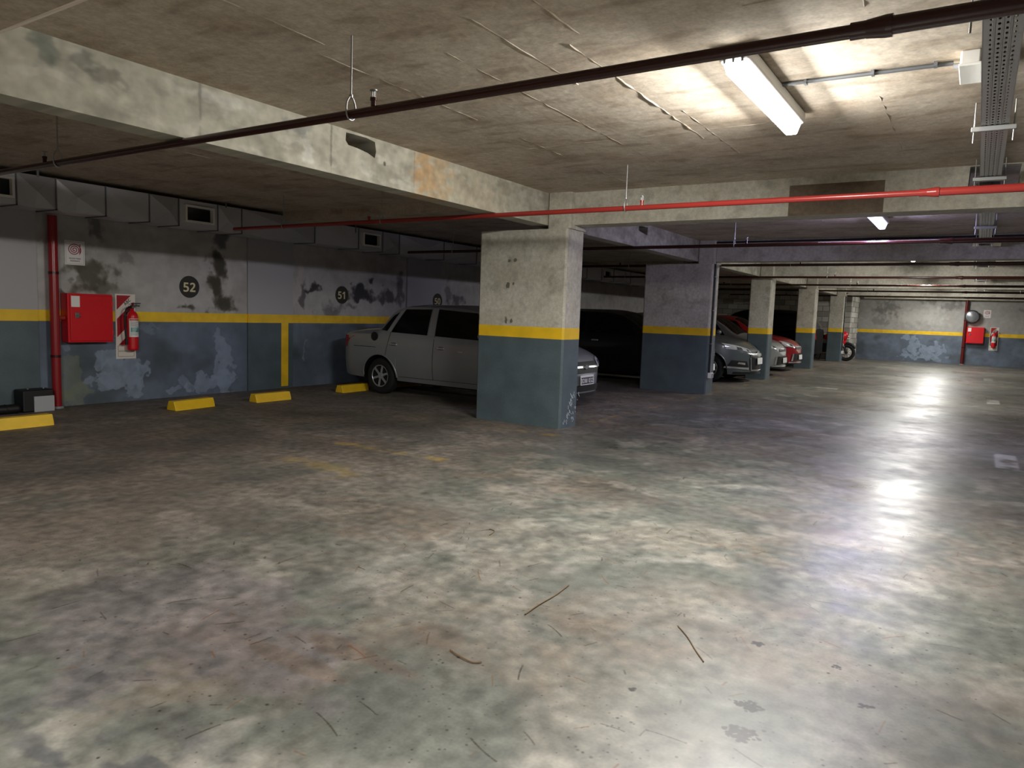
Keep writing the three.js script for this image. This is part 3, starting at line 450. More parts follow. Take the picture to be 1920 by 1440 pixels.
const plaqueT = canvasTex(192, 640, (c, w, h) => {
  c.fillStyle = '#ddd6cb'; c.fillRect(0, 0, w, h); c.save(); c.beginPath(); c.rect(14, 14, w - 28, h - 150); c.clip(); c.fillStyle = '#a3131f'; c.fillRect(0, 0, w, h); c.fillStyle = '#ddd6cb'; for (const k of [60, 330, 600]) { c.beginPath(); c.moveTo(0, k + 110); c.lineTo(w, k - 90); c.lineTo(w, k); c.lineTo(0, k + 200); c.fill(); } c.restore();
  c.fillStyle = '#26221f'; c.font = 'bold 40px sans-serif'; c.save(); c.translate(92, 92); c.rotate(-0.72); c.fillText('ABC', -12, 18); c.restore(); c.strokeStyle = '#554d45'; c.lineWidth = 3; c.strokeRect(20, h - 128, w - 40, 46); c.strokeRect(20, h - 72, w - 40, 50);
});
const labelT = canvasTex(128, 200, (c, w, h) => { c.fillStyle = '#e6e4e0'; c.fillRect(0, 0, w, h); c.fillStyle = '#c03038'; c.fillRect(6, 6, w - 12, 14); c.fillStyle = '#46908a'; c.fillRect(20, 96, 90, 52); c.fillStyle = '#d8e6e4'; for (let i = 0; i < 4; i++) c.fillRect(30, 102 + i * 12, 60 - i * 8, 5); c.fillStyle = '#7a7a78'; for (let i = 0; i < 6; i++) c.fillRect(18, 32 + i * 10, 90 - (i * 17) % 40, 4); c.fillRect(18, 160, 90, 4); c.fillRect(18, 174, 70, 4); });
function pictureMats(t, side) { const s = mat(side, 0.5); return new THREE.MeshStandardMaterial({ map: t, roughness: 0.45 }); }
function panel(w, h, t, y0) {                              // thin plate with the picture on its front
  const g = new THREE.BoxGeometry(w, h, t); g.translate(0, y0 + h / 2, t / 2); return g;
}
for (const [wall, cab, sign, ext, far] of [['left', 4.705, 4.615, 5.232, 0], ['far', -0.05, 0.26, 0.537, 1]]) {
  const where = far ? 'on the far end wall' : 'on the left wall';
  const c = thing('hose_cabinet', far ? 'red fire hose cabinet below the round mirror on the far wall' : 'red fire hose cabinet beside the standpipe on the left wall', 'hose cabinet', 'fire hose cabinets');
  const w = 0.27, y0 = 0.8, y1 = 1.4;
  part('cabinet_body', lbox(-w, w, y0, y1, 0, 0.17, 0.006), M.red, c);
  const door = part('cabinet_door', lbox(-w + 0.025, w - 0.004, y0 + 0.02, y1 - 0.02, 0.17, 0.186, 0.006), M.red, c);
  part('door_label', lbox(-w + 0.035, -w + 0.135, y1 - 0.165, y1 - 0.03, 0.184, 0.188, 0.001), M.white, door, 'small white paper label');
  part('latch', merge([lbox(-w + 0.075, -w + 0.125, 1.1, 1.17, 0.186, 0.2, 0.006), lbox(-w + 0.07, -w + 0.14, 1.12, 1.135, 0.198, 0.208, 0.004)]), M.chrome, door, 'chrome latch');
  for (const y of [0.92, 1.28]) part('hinge', (() => { const q = new THREE.CylinderGeometry(0.009, 0.009, 0.06, 10); q.translate(w - 0.006, y, 0.18); return q; })(), M.red, c);
  onWall(c, wall, cab);
  const s = thing('hydrant_sign', far ? 'small white sign above the hose cabinet on the far wall' : 'white sign with red hose spiral above the hose cabinet on the left wall', 'sign', 'fire hose signs');
  const sp = part('sign_plate', panel(0.235, 0.295, 0.006, 1.75), new THREE.MeshStandardMaterial({ map: hoseSignT, roughness: 0.45 }), s); onWall(s, wall, sign); if (!far) s.rotation.z = 0;
  const q = thing('extinguisher_plaque', far ? 'red and white striped plaque behind the extinguisher on the far wall' : 'red and white striped plaque behind the extinguisher on the left wall', 'sign', 'extinguisher plaques');
  part('plaque_plate', panel(0.265, 0.85, 0.005, 0.567), new THREE.MeshStandardMaterial({ map: plaqueT, roughness: 0.45 }), q); onWall(q, wall, ext);
  const e = thing('fire_extinguisher', far ? 'fire extinguisher with pale labels hanging on the far end wall' : 'red fire extinguisher with white label and black hose on the left wall', 'extinguisher', 'fire extinguishers');
  const ex = far ? 0 : 0.04, ez = 0.095, prof = [[0, 0.68], [0.055, 0.68], [0.068, 0.69], [0.07, 0.71], [0.07, 1.12], [0.062, 1.16], [0.04, 1.19], [0.022, 1.2], [0.02, 1.23], [0, 1.23]].map(([a, b]) => new THREE.Vector2(a, b));
  const body = new THREE.LatheGeometry(prof, 28); body.translate(ex, 0, ez); part('cylinder', body, M.red, e);
  const lab = new THREE.CylinderGeometry(0.0712, 0.0712, 0.24, 20, 1, true, -1.1, 2.2); lab.translate(ex, 0.98, ez); part('label', lab, new THREE.MeshStandardMaterial({ map: labelT, roughness: 0.5 }), e, 'white paper label with green print');
  part('valve', merge([cyl(L3(ex, 1.22, ez), L3(ex, 1.27, ez), 0.018, 12), lbox(ex - 0.02, ex + 0.1, 1.262, 1.275, ez - 0.012, ez + 0.012), lbox(ex - 0.01, ex + 0.11, 1.295, 1.306, ez - 0.012, ez + 0.012), cyl(L3(ex - 0.02, 1.25, ez), L3(ex - 0.05, 1.25, ez + 0.01), 0.012, 10)]), M.black, e);
  const ga = part('gauge', cyl(L3(ex + 0.0, 1.25, ez + 0.015), L3(ex, 1.25, ez + 0.035), 0.016, 14), M.chrome, e);
  part('hose', tube([L3(ex - 0.03, 1.25, ez), L3(ex - 0.09, 1.22, ez + 0.02), L3(ex - 0.115, 1.1, ez + 0.03), L3(ex - 0.11, 0.95, ez + 0.03), L3(ex - 0.1, 0.84, ez + 0.03)], 0.011, 30, 8), M.black, e, 'black rubber hose');
  part('nozzle', cyl(L3(ex - 0.1, 0.86, ez + 0.03), L3(ex - 0.098, 0.76, ez + 0.03), 0.012, 12, 0.018), M.black, e);
  part('wall_bracket', merge([lbox(ex - 0.02, ex + 0.02, 1.1, 1.18, 0.0056, 0.03), lbox(ex - 0.074, ex + 0.074, 1.13, 1.145, 0.02, 0.1, 0.003)]), M.galvDull, e); onWall(e, wall, ext);
}
// red standpipes beside the cabinets
for (const [far, along, top] of [[0, 4.32, 2.31], [1, -0.388, 2.375]]) {
  const g = thing('standpipe', far ? 'dark red vertical standpipe on the far end wall' : 'glossy red vertical standpipe beside the left hose cabinet', 'pipe', 'standpipes'), r = far ? 0.055 : 0.052, z = 0.1;
  part('pipe', cyl(L3(0, 0, z), L3(0, top, z), r, 24), mat(far ? 0x5e1b18 : 0x8e1f24, 0.28), g);
  part('floor_collar', cyl(L3(0, 0, z), L3(0, 0.025, z), r + 0.02, 20), M.grey, g);
  for (const y of [0.62, 1.62]) part('pipe_clamp', merge([cyl(L3(0, y, z), L3(0, y + 0.03, z), r + 0.005, 20), lbox(-0.015, 0.015, y, y + 0.03, 0.004, z)]), M.pipeDark, g);
  part('branch', cyl(L3(0, 1.1, z), L3(far ? 0.062 : 0.108, 1.1, z), 0.028, 14), M.pipeRed, g); onWall(g, far ? 'far' : 'left', along);
}
{ // convex traffic mirror on the far wall
  const g = thing('traffic_mirror', 'round grey convex mirror with dark rim above the far hose cabinet', 'mirror'), pts = []; for (let i = 0; i <= 14; i++) { const t = i / 14; pts.push(new THREE.Vector2(0.21 * t, 0.05 * (1 - t * t))); }
  const dome = new THREE.LatheGeometry(pts, 40); dome.rotateX(Math.PI / 2); dome.translate(0, 1.79, 0.19); part('mirror_glass', dome, mat(0x9a9da2, 0.3, 0.6, { side: THREE.DoubleSide }), g);
  const rim = new THREE.TorusGeometry(0.215, 0.022, 12, 44); rim.translate(0, 1.79, 0.19); part('rim', rim, mat(0x2b2d31, 0.5), g);
  const back = new THREE.CylinderGeometry(0.21, 0.2, 0.03, 36); back.rotateX(Math.PI / 2); back.translate(0, 1.79, 0.172); part('back_plate', back, mat(0x3a3c40, 0.6), g);
  part('bracket', merge([cyl(L3(0, 1.79, 0), L3(0, 1.79, 0.17), 0.018, 10), lbox(-0.05, 0.05, 1.74, 1.84, 0, 0.012)]), M.galvDull, g); onWall(g, 'far', -0.2);
}
// painted bay numbers
for (const [txt, d, y] of [['52', 6.156, 1.555], ['51', 9.082, 1.556], ['50', 11.72, 1.535]]) {
  const t = canvasTex(192, 192, (c, w) => { c.fillStyle = '#2c2a20'; c.fillRect(0, 0, w, w); c.fillStyle = '#d9cfa4'; c.font = 'bold 112px sans-serif'; c.textAlign = 'center'; c.textBaseline = 'middle'; c.fillText(txt, w / 2, w / 2 + 4); });
  const g = new THREE.CircleGeometry(0.155, 40), b = new THREE.CylinderGeometry(0.155, 0.155, 0.002, 40, 1, true); b.rotateX(Math.PI / 2); g.translate(0, 0, 0.001);
  const m = merge([g, b]); m.translate(0, 0, 0); const o = new THREE.Mesh(m, new THREE.MeshStandardMaterial({ map: t, roughness: 0.6 })); o.name = numbered('bay_number'); o.position.set(WALL + (txt === '50' ? 0.0315 : 0.0015), y, -d); o.rotation.y = Math.PI / 2; scene.add(o);
  tag(o, { 52: 'number 52 painted on a round dark spot between the mould stains', 51: 'number 51 painted on a round dark spot left of a black blot', 50: 'number 50 painted on a round dark spot above the sedan roof' }[txt], 'number', 'bay numbers');
}
single('painted_stripe', metreUV(box(WALL + 0.03, WALL + 0.0312, 0.03, BAND0, 7.745, 7.885), 2), M.yellow, 'vertical yellow painted stripe below the band on the pilaster', 'stripe');

// ---------------------------------------------------------------- wheel stops
const stopG = (() => { const s = poly([[-0.075, 0], [0.075, 0], [0.07, 0.03], [0.045, 0.1], [-0.045, 0.1], [-0.07, 0.03]]); const g = new THREE.ExtrudeGeometry(s, { depth: 0.57, bevelEnabled: true, bevelThickness: 0.012, bevelSize: 0.008, bevelSegments: 2 }); g.translate(0, 0.008, -0.285); return metreUV(g, 2); })();
[[3.42, -8.19, 0.02, 'yellow concrete wheel stop in front of the black box'], [5.43, -8.31, 0.1, 'yellow concrete wheel stop below bay number 52'], [6.62, -8.27, 0.0, 'yellow concrete wheel stop in front of the yellow wall stripe'], [8.3, -8.37, 0.03, 'yellow concrete wheel stop behind the sedan rear wheel'], [9.62, -8.37, -0.03, 'yellow concrete wheel stop under the sedan far rear wheel']].forEach(([d, x, a, lab], i) => {
  const g = thing('wheel_stop', lab, 'wheel stop', 'wheel stops'); part('stop_block', stopG, M.yellow, g); const sc = new THREE.CylinderGeometry(0.013, 0.013, 0.012, 10);
  for (const k of [-0.18, 0.18]) { const m = part('bolt_cap', sc, M.galvDull, g); m.position.set(0, 0.11, k); }
  g.position.set(x, 0, -d); g.rotation.y = a;
});

// ---------------------------------------------------------------- odds and ends by the left wall
{
  const b = thing('black_case', 'black plastic case with grey front leaning beside the standpipe', 'case');
  part('case_body', rbox(-9.4, -9.17, 0, 0.26, 3.87, 4.21, 0.02), M.black, b); part('case_front', rbox(-9.172, -9.155, 0.0, 0.185, 3.985, 4.205, 0.006), mat(0xa9aaac, 0.5), b, 'pale grey front panel');
  for (const d of [3.98, 4.15]) part('screw', cyl(V(-9.3, 0.258, d), V(-9.3, 0.266, d), 0.012, 10), M.galv, b); settle(b);
  const t = thing('black_bundle', 'black plastic roll lying beside the case at the left wall', 'roll');
  const lg = new THREE.CapsuleGeometry(0.055, 0.42, 6, 16); lg.rotateX(Math.PI / 2); lg.translate(-9.2, 0.055, -3.6); part('roll', lg, M.black, t); for (const d of [3.5, 3.7]) { const q = new THREE.TorusGeometry(0.0555, 0.004, 6, 24); q.translate(-9.2, 0.055, -d); part('tie', q, M.rubber, t); } settle(t);
}
// conduits and socket box on the second and fifth columns
[[12.757, 'second', 2.71], [27.961, 'fifth', 2.44]].forEach(([d, o, top], i) => {
  const g = thing('column_conduit', `black conduit running down the lane side of the ${o} column to a white box`, 'conduit', 'column conduits'), x = FACE + 0.02;
  const tail = i ? [] : [cyl(V(x + 0.02, top, d + 0.065), V(2.4, top, d + 0.065), 0.016, 10)];
  part('dark_conduit', merge([cyl(V(x, 0.38, d + 0.1), V(x, top - 0.02, d + 0.1), 0.016, 12), tube([V(x, top - 0.04, d + 0.1), V(x + 0.004, top - 0.01, d + 0.09), V(x + 0.02, top, d + 0.065), V(x + 0.06, top, d + 0.065)], 0.016, 10, 8), ...tail]), M.black, g);
  part('pale_conduit', cyl(V(x, 0.38, d + 0.17), V(x, 2.3, d + 0.17), 0.012, 12), M.grey, g);
  for (const y of [0.9, 1.5, 2.1]) part('clamp', rbox(FACE, FACE + 0.04, y, y + 0.02, d + 0.075, d + 0.19, 0.004), M.galvDull, g);
  const s = part('socket_box', rbox(FACE, FACE + 0.07, 0.29, 0.39, d + 0.08, d + 0.2, 0.008), M.white, g, 'white socket box'); part('socket_lid', rbox(FACE + 0.068, FACE + 0.078, 0.3, 0.38, d + 0.09, d + 0.19, 0.003), M.grey, s); settle(g);
});
// twigs lying on the lane
{
  const wood = mat(0x5a452c, 0.9), wr = rng(77);
  const twig = (pts, r, lab) => single('twig', tube(pts.map(([x, d], i) => V(x, r + 0.001 + (i % 2) * r * 0.3, d)), r, 24, 6), wood, lab, 'twig', 'twigs on the floor');
  twig([[-1.6, 2.67], [-1.604, 2.8], [-1.6, 2.95], [-1.61, 3.1]], 0.0032, 'straight dark twig lying alone on the pale floor');
  twig([[-1.0, 2.98], [-0.93, 2.9], [-0.86, 2.8], [-0.8, 2.72]], 0.0022, 'slightly bent brown twig on the pale floor');
  twig([[-1.66, 2.2], [-1.6, 2.18], [-1.53, 2.17], [-1.5, 2.19]], 0.003, 'short hooked twig on the pale floor');
  twig([[-2.45, 3.62], [-2.4, 3.6], [-2.38, 3.52]], 0.0025, 'small forked dark twig near the bay lines');
}

// ---------------------------------------------------------------- vehicles
function curve(pts) {                                     // smooth monotone curve through [x, y] points
  const n = pts.length, m = []; for (let i = 0; i < n; i++) { const a = i ? (pts[i][1] - pts[i - 1][1]) / (pts[i][0] - pts[i - 1][0]) : null, b = i < n - 1 ? (pts[i + 1][1] - pts[i][1]) / (pts[i + 1][0] - pts[i][0]) : null; m.push(a === null ? b : b === null ? a : a * b <= 0 ? 0 : 2 * a * b / (a + b)); }
  return x => { if (x <= pts[0][0]) return pts[0][1]; if (x >= pts[n - 1][0]) return pts[n - 1][1]; let i = 0; while (x > pts[i + 1][0]) i++; const h = pts[i + 1][0] - pts[i][0], t = (x - pts[i][0]) / h, t2 = t * t, t3 = t2 * t; return (2 * t3 - 3 * t2 + 1) * pts[i][1] + (t3 - 2 * t2 + t) * h * m[i] + (3 * t2 - 2 * t3) * pts[i + 1][1] + (t3 - t2) * h * m[i + 1]; };
}
const wheelCache = {};
function wheelGeos(R, spokes) {
  const key = R + '/' + spokes; if (wheelCache[key]) return wheelCache[key];
  const w = 0.19, rr = R * 0.62, pr = [[rr * 0.96, -w / 2 + 0.02], [rr, -w / 2], [R * 0.86, -w / 2 - 0.004], [R * 0.97, -w / 2 + 0.022], [R, -w / 2 + 0.05], [R, w / 2 - 0.05], [R * 0.97, w / 2 - 0.022], [R * 0.86, w / 2 + 0.004], [rr, w / 2], [rr * 0.96, w / 2 - 0.02]].map(([a, b]) => new THREE.Vector2(a, b));
  const tyre = new THREE.LatheGeometry(pr, 36); tyre.rotateX(Math.PI / 2); const well = new THREE.CylinderGeometry(rr, rr, 0.1, 30); well.rotateX(Math.PI / 2); well.translate(0, 0, 0.0);
  const parts = [], ring = new THREE.TorusGeometry(rr * 0.95, rr * 0.06, 8, 40); ring.translate(0, 0, w / 2 - 0.012); parts.push(ring);
  const hub = new THREE.CylinderGeometry(rr * 0.24, rr * 0.3, 0.03, 20); hub.rotateX(Math.PI / 2); hub.translate(0, 0, w / 2 - 0.02); parts.push(hub);
  for (let k = 0; k < spokes; k++) { const b = new RoundedBoxGeometry(rr * 0.86, rr * 1.25 / spokes, 0.022, 1, 0.008); b.translate(rr * 0.52, 0, w / 2 - 0.024); b.rotateZ(k / spokes * Math.PI * 2 + 0.3); parts.push(b); }
  return wheelCache[key] = { tyre: merge([tyre, well]), rim: merge(parts) };
}
function makeCar(o) {
  // local frame: x forward (tail at 0), y up, z to the car's right; o.top / belt / rail are side profiles
  const T = curve(o.top), B = curve(o.belt), RL = curve(o.rail), RW = curve(o.roofW), SL = curve(o.sill), L = o.L, hw = o.hw;
  const ends = (x) => { let k = 1; if (x > L - o.nose) k *= Math.pow(Math.max(0, 1 - Math.pow((x - L + o.nose) / o.nose, o.np)), 1 / o.np); if (x < o.tail) k *= Math.pow(Math.max(0, 1 - Math.pow((o.tail - x) / o.tail, o.tp)), 1 / o.tp); return k; };
  const gy = y => y < 0.6 ? 1 - 0.085 * Math.pow((0.6 - y) / 0.4, 2) : 1 - 0.05 * Math.pow((y - 0.6) / 0.4, 2);
  const W = (x, y) => { const w = hw * ends(x), b = B(x), r = Math.max(RL(x), b + 0.004); if (y <= b) return w * gy(y); const t = clamp((y - b) / (r - b)); return lerp(w * gy(b), w * RW(x), t) + 0.05 * w * t * (1 - t); };
  const topY = (x, z) => { const w = hw * ends(x) * RW(x), r = Math.max(RL(x), B(x) + 0.004), t = Math.max(T(x), r + 0.001), s = clamp(1 - Math.abs(z) / Math.max(w, 1e-4)); return lerp(r, t, 1 - Math.pow(1 - s, 2.2)); };
  const bot = x => { let y = SL(x); for (const xw of [o.xr, o.xf]) { const q = o.arch * o.arch - (x - xw) * (x - xw); if (q > 0) y = Math.max(y, o.R + Math.sqrt(q) * 0.98); } return Math.min(y, B(x) - 0.02); };
  // stations along the length, denser at both ends and at the arches
  const xs = new Set(); for (let i = 0; i <= 26; i++) { const t = 1 - Math.cos(i / 26 * Math.PI / 2); xs.add(+(o.tail * t).toFixed(4)); xs.add(+(L - o.nose * t).toFixed(4)); }
  for (let x = o.tail; x < L - o.nose; x += 0.05) xs.add(+x.toFixed(4)); for (const xw of [o.xr, o.xf]) for (let k = 0; k <= 22; k++) xs.add(+(xw - Math.cos(k / 22 * Math.PI) * o.arch).toFixed(4));
  const X = [...xs].sort((a, b) => a - b), pos = [], idx = [], nl = 9, nu = 6, nr = 6, half = nl + nu + nr + 1;
  for (const x of X) {
    const yb = bot(x), b = B(x), r = Math.max(RL(x), b + 0.004), w = hw * ends(x), col = [];
    for (let i = 0; i <= nl; i++) { const y = lerp(yb, b, i / nl); col.push([y, W(x, y)]); }
    for (let i = 1; i <= nu; i++) { const y = lerp(b, r, i / nu); col.push([y, W(x, y)]); }
    for (let i = 1; i <= nr; i++) { const z = w * RW(x) * (1 - i / nr); col.push([topY(x, z), z]); }
    for (const [y, z] of col) pos.push(x, y, z); for (let i = col.length - 2; i >= 0; i--) pos.push(x, col[i][0], -col[i][1]);
  }
  const C = half * 2 - 1; for (let i = 0; i + 1 < X.length; i++) for (let j = 0; j + 1 < C; j++) { const a = i * C + j; idx.push(a, a + C, a + 1, a + 1, a + C, a + C + 1); }
  let body = new THREE.BufferGeometry(); body.setAttribute('position', new THREE.Float32BufferAttribute(pos, 3)); body.setIndex(idx); body = toCreasedNormals(mergeVertices(body, 1e-4), 0.6);
  const g = thing('car', o.label, 'car', 'parked cars');
  const paint = new THREE.MeshPhysicalMaterial({ color: o.color, metalness: o.metal ?? 0.45, roughness: o.matt ? 0.8 : 0.38, clearcoat: o.matt ? 0 : 0.7, specularIntensity: o.matt ? 0.15 : 1, clearcoatRoughness: 0.12, side: THREE.DoubleSide });
  const shell = part('body', body, paint, g);
  const grid = (fn, nx, ny) => { const P = [], I = []; for (let j = 0; j <= ny; j++) for (let i = 0; i <= nx; i++) P.push(...fn(i / nx, j / ny)); for (let j = 0; j < ny; j++) for (let i = 0; i < nx; i++) { const a = j * (nx + 1) + i; I.push(a, a + 1, a + nx + 1, a + 1, a + nx + 2, a + nx + 1); } const e = new THREE.BufferGeometry(); e.setAttribute('position', new THREE.Float32BufferAttribute(P, 3)); e.setIndex(I); e.computeVertexNormals(); const q = []; for (let j = 0; j <= ny; j++) for (let i = 0; i <= nx; i++) q.push(i / nx, j / ny); e.setAttribute('uv', new THREE.Float32BufferAttribute(q, 2)); return e; };
  const bil = (c, u, v) => [0, 1].map(k => lerp(lerp(c[0][k], c[1][k], u), lerp(c[3][k], c[2][k], u), v));
  const sidePatch = (c, s, off = 0.004, nx = 10, ny = 6) => grid((u, v) => { const [x, y] = bil(c, u, v); return [x, y, s * (W(x, y) + off)]; }, nx, ny);
  const endX = (z, y, front) => { let a = front ? L - o.nose : 0, b = front ? L : o.tail; for (let k = 0; k < 26; k++) { const m = (a + b) / 2, inside = W(m, y) > Math.abs(z) && topY(m, z) > y - 0.0; if (front ? inside : !inside) a = m; else b = m; } return (a + b) / 2; };
  const endPatch = (c, front, off = 0.006, nx = 12, ny = 6) => grid((u, v) => { const [z, y] = bil(c, u, v); return [endX(z, y, front) + (front ? off + 0.01 : -off - 0.01), y, z]; }, nx, ny);
  const topPatch = (x0, x1, f0, f1, off = 0.004) => grid((u, v) => { const x = lerp(x0, x1, u), z = hw * ends(x) * RW(x) * lerp(f0, f1, v); return [x, topY(x, z) + off, z]; }, 16, 14);
  const dbl = (m) => { m.side = THREE.DoubleSide; return m; };
  const glass = o.glass ?? dbl(mat(0x07080a, 0.06)), trim = dbl(mat(0x0b0b0c, 0.55)), bright = dbl(mat(0xb9bbbe, 0.3, 0.7)), chrome = dbl(mat(0xdadbdd, 0.18, 0.9)), lens = dbl(new THREE.MeshPhysicalMaterial({ color: 0xd9dde0, roughness: 0.12, metalness: 0.35, clearcoat: 1 })), redLens = dbl(mat(0x9a0f16, 0.15)), plate = dbl(new THREE.MeshStandardMaterial({ map: o.plateT ?? null, color: o.plateT ? 0xffffff : 0xdedfdd, roughness: 0.5 }));
  for (const s of [1, -1]) {
    for (const c of o.windows) part('side_window', sidePatch(c, s), glass, g);
    for (const c of o.pillars ?? []) part('window_pillar', sidePatch(c, s, 0.006, 3, 6), bright, g);
    for (const c of o.seams ?? []) part('door_gap', sidePatch(c, s, 0.0022, 3, 10), trim, g);
    for (const [x, y] of o.handles ?? []) { const h = new RoundedBoxGeometry(0.15, 0.03, 0.03, 2, 0.01); h.translate(x, y, s * (W(x, y) + 0.012)); const q = part('door_handle', h, bright, g); const e = new RoundedBoxGeometry(0.09, 0.045, 0.006, 1, 0.003); e.translate(x, y, s * (W(x, y) + 0.002)); part('handle_recess', e, trim, q); }
    for (const xw of [o.xr, o.xf]) {
      const pts = []; for (let k = 0; k <= 18; k++) { const a = Math.PI * (k / 18), x = xw - Math.cos(a) * o.arch, y = o.R + Math.sin(a) * o.arch * 0.98; pts.push(L3(x, y, s * (W(x, y) - 0.004))); }
      part('arch_lip', tube(pts, 0.016, 36, 6), paint, g);
      const li = new THREE.CylinderGeometry(o.arch + 0.004, o.arch + 0.004, 0.3, 26, 1, true, -Math.PI / 2, Math.PI); li.rotateX(Math.PI / 2); li.rotateZ(0); const wl = grid((u, v) => { const a = Math.PI * u; return [xw - Math.cos(a) * (o.arch + 0.002), o.R + Math.sin(a) * (o.arch + 0.002) * 0.98, s * (hw - 0.34 + 0.3 * v)]; }, 20, 1); part('wheel_liner', wl, trim, g);
      const { tyre, rim } = wheelGeos(o.R, o.spokes ?? 6); const wh = part('wheel', tyre, M.rubber, g); part('rim', rim, bright, wh); wh.position.set(xw, o.R, s * (hw - 0.13)); if (s < 0) wh.rotation.y = Math.PI;
    }
    if (o.mirror) { const [x, y] = o.mirror, m = new THREE.SphereGeometry(1, 18, 12); m.scale(0.07, 0.065, 0.1); m.translate(x, y, s * (W(x, y) + 0.1)); part('door_mirror', merge([m, cyl(L3(x, y - 0.03, s * (W(x, y) - 0.02)), L3(x, y - 0.02, s * (W(x, y) + 0.06)), 0.02, 8)]), paint, g); }
    if (o.sideLamp) part('indicator', sidePatch(o.sideLamp, s, 0.005, 4, 3), bright, g);
    if (o.rub) part('side_strip', sidePatch(o.rub, s, 0.008, 40, 2), trim, g);
    for (const c of o.head ?? []) part('headlamp', endPatch(c.map(([z, y]) => [s * z, y]), true, 0.007), lens, g);
    for (const c of o.headDark ?? []) part('headlamp_bezel', endPatch(c.map(([z, y]) => [s * z, y]), true, 0.010), trim, g);
    for (const c of o.fog ?? []) part('fog_lamp_recess', endPatch(c.map(([z, y]) => [s * z, y]), true, 0.005), trim, g);
    for (const c of o.fogChrome ?? []) part('bumper_trim', endPatch(c.map(([z, y]) => [s * z, y]), true, 0.016), chrome, g);
    for (const c of o.tailLamp ?? []) part('tail_lamp', endPatch(c.map(([z, y]) => [s * z, y]), false, 0.006), redLens, g);
  }
  for (const [a, b, m] of o.screens) part(m, topPatch(a, b, -0.9, 0.9), glass, g);
  for (const c of o.grille ?? []) part('grille', endPatch(c, true, 0.006, 24, 4), trim, g);
  for (const c of o.bars ?? []) part('grille_bar', endPatch(c, true, 0.016, 24, 3), chrome, g);
  if (o.plate) { const [z, y, w, h] = o.plate, e = new RoundedBoxGeometry(0.008, h, w, 1, 0.003), x = endX(z, y, true); const uvp = e.attributes.position, uv = e.attributes.uv; for (let i = 0; i < uv.count; i++) uv.setXY(i, 0.5 - uvp.getZ(i) / w, 0.5 + uvp.getY(i) / h); e.rotateZ(0.05); e.translate(x + 0.03, y, z); part('number_plate', e, plate, g, 'white number plate'); }
  if (o.rearPlate) { const [z, y, w, h] = o.rearPlate, e = new RoundedBoxGeometry(0.008, h, w, 1, 0.003); e.translate(endX(z, y, false) - 0.012, y, z); part('number_plate', e, dbl(mat(0xdedfdd, 0.5)), g, 'white number plate'); }
  if (o.badge) { const y = o.badge, x = endX(0, y, true) + 0.03, s = poly([[-.075, -.012], [-.03, -.016], [-.022, -.03], [.03, -.03], [.024, -.014], [.075, -.014], [.07, .014], [.026, .014], [.018, .03], [-.03, .03], [-.024, .014], [-.07, .014]]), e = new THREE.ExtrudeGeometry(s, { depth: 0.008, bevelEnabled: false }); e.rotateY(Math.PI / 2); e.translate(x, y, 0); part('badge', e, bright, g, 'bow-tie shaped badge'); }
  if (o.fuel) { const [x, y] = o.fuel, e = new THREE.CylinderGeometry(0.07, 0.07, 0.012, 24); e.rotateX(Math.PI / 2); e.translate(x, y, W(x, y) + 0.006); part('fuel_flap', e, trim, g); }
  if (o.aerial) { const [x] = o.aerial, e = new THREE.ConeGeometry(0.03, 0.09, 12); e.scale(2, 1, 0.6); e.rotateZ(0.5); e.translate(x, T(x) + 0.03, 0); part('roof_aerial', e, trim, g); }
  part('underbody', merge([rb(0.35, L - 0.35, 0.17, 0.42, -hw + 0.36, hw - 0.36), rb(o.xr + o.arch + 0.02, o.xf - o.arch - 0.02, 0.2, 0.4, -hw + 0.1, hw - 0.1)]), M.dark, g);
  part('bumper_lip', merge([endPatch([[-hw * 0.8, SL(L) - 0.0], [hw * 0.8, SL(L) - 0.0], [hw * 0.8, SL(L) + 0.05], [-hw * 0.8, SL(L) + 0.05]], true, 0.004, 20, 1)]), trim, g);
  return g;
}
function rb(x0, x1, y0, y1, z0, z1) { const g = new RoundedBoxGeometry(x1 - x0, y1 - y0, z1 - z0, 2, 0.04); g.translate((x0 + x1) / 2, (y0 + y1) / 2, (z0 + z1) / 2); return g; }
function park(g, L, hw, noseX, dNear, reverse = false) {    // nose (or tail) towards the lane at noseX, near flank at depth dNear
  if (reverse) { g.rotation.y = Math.PI; g.position.set(noseX, 0, -(dNear + hw)); } else g.position.set(noseX - L, 0, -(dNear + hw));
}
const plateTex = txt => canvasTex(256, 96, (c, w, h) => { c.fillStyle = '#e8e8e6'; c.fillRect(0, 0, w, h); c.fillStyle = '#1a1a1c'; c.fillRect(10, 22, w - 20, h - 32); c.fillStyle = '#e8e8e6'; c.font = 'bold 60px sans-serif'; c.textAlign = 'center'; c.textBaseline = 'middle'; c.fillText(txt, w / 2, 55); });

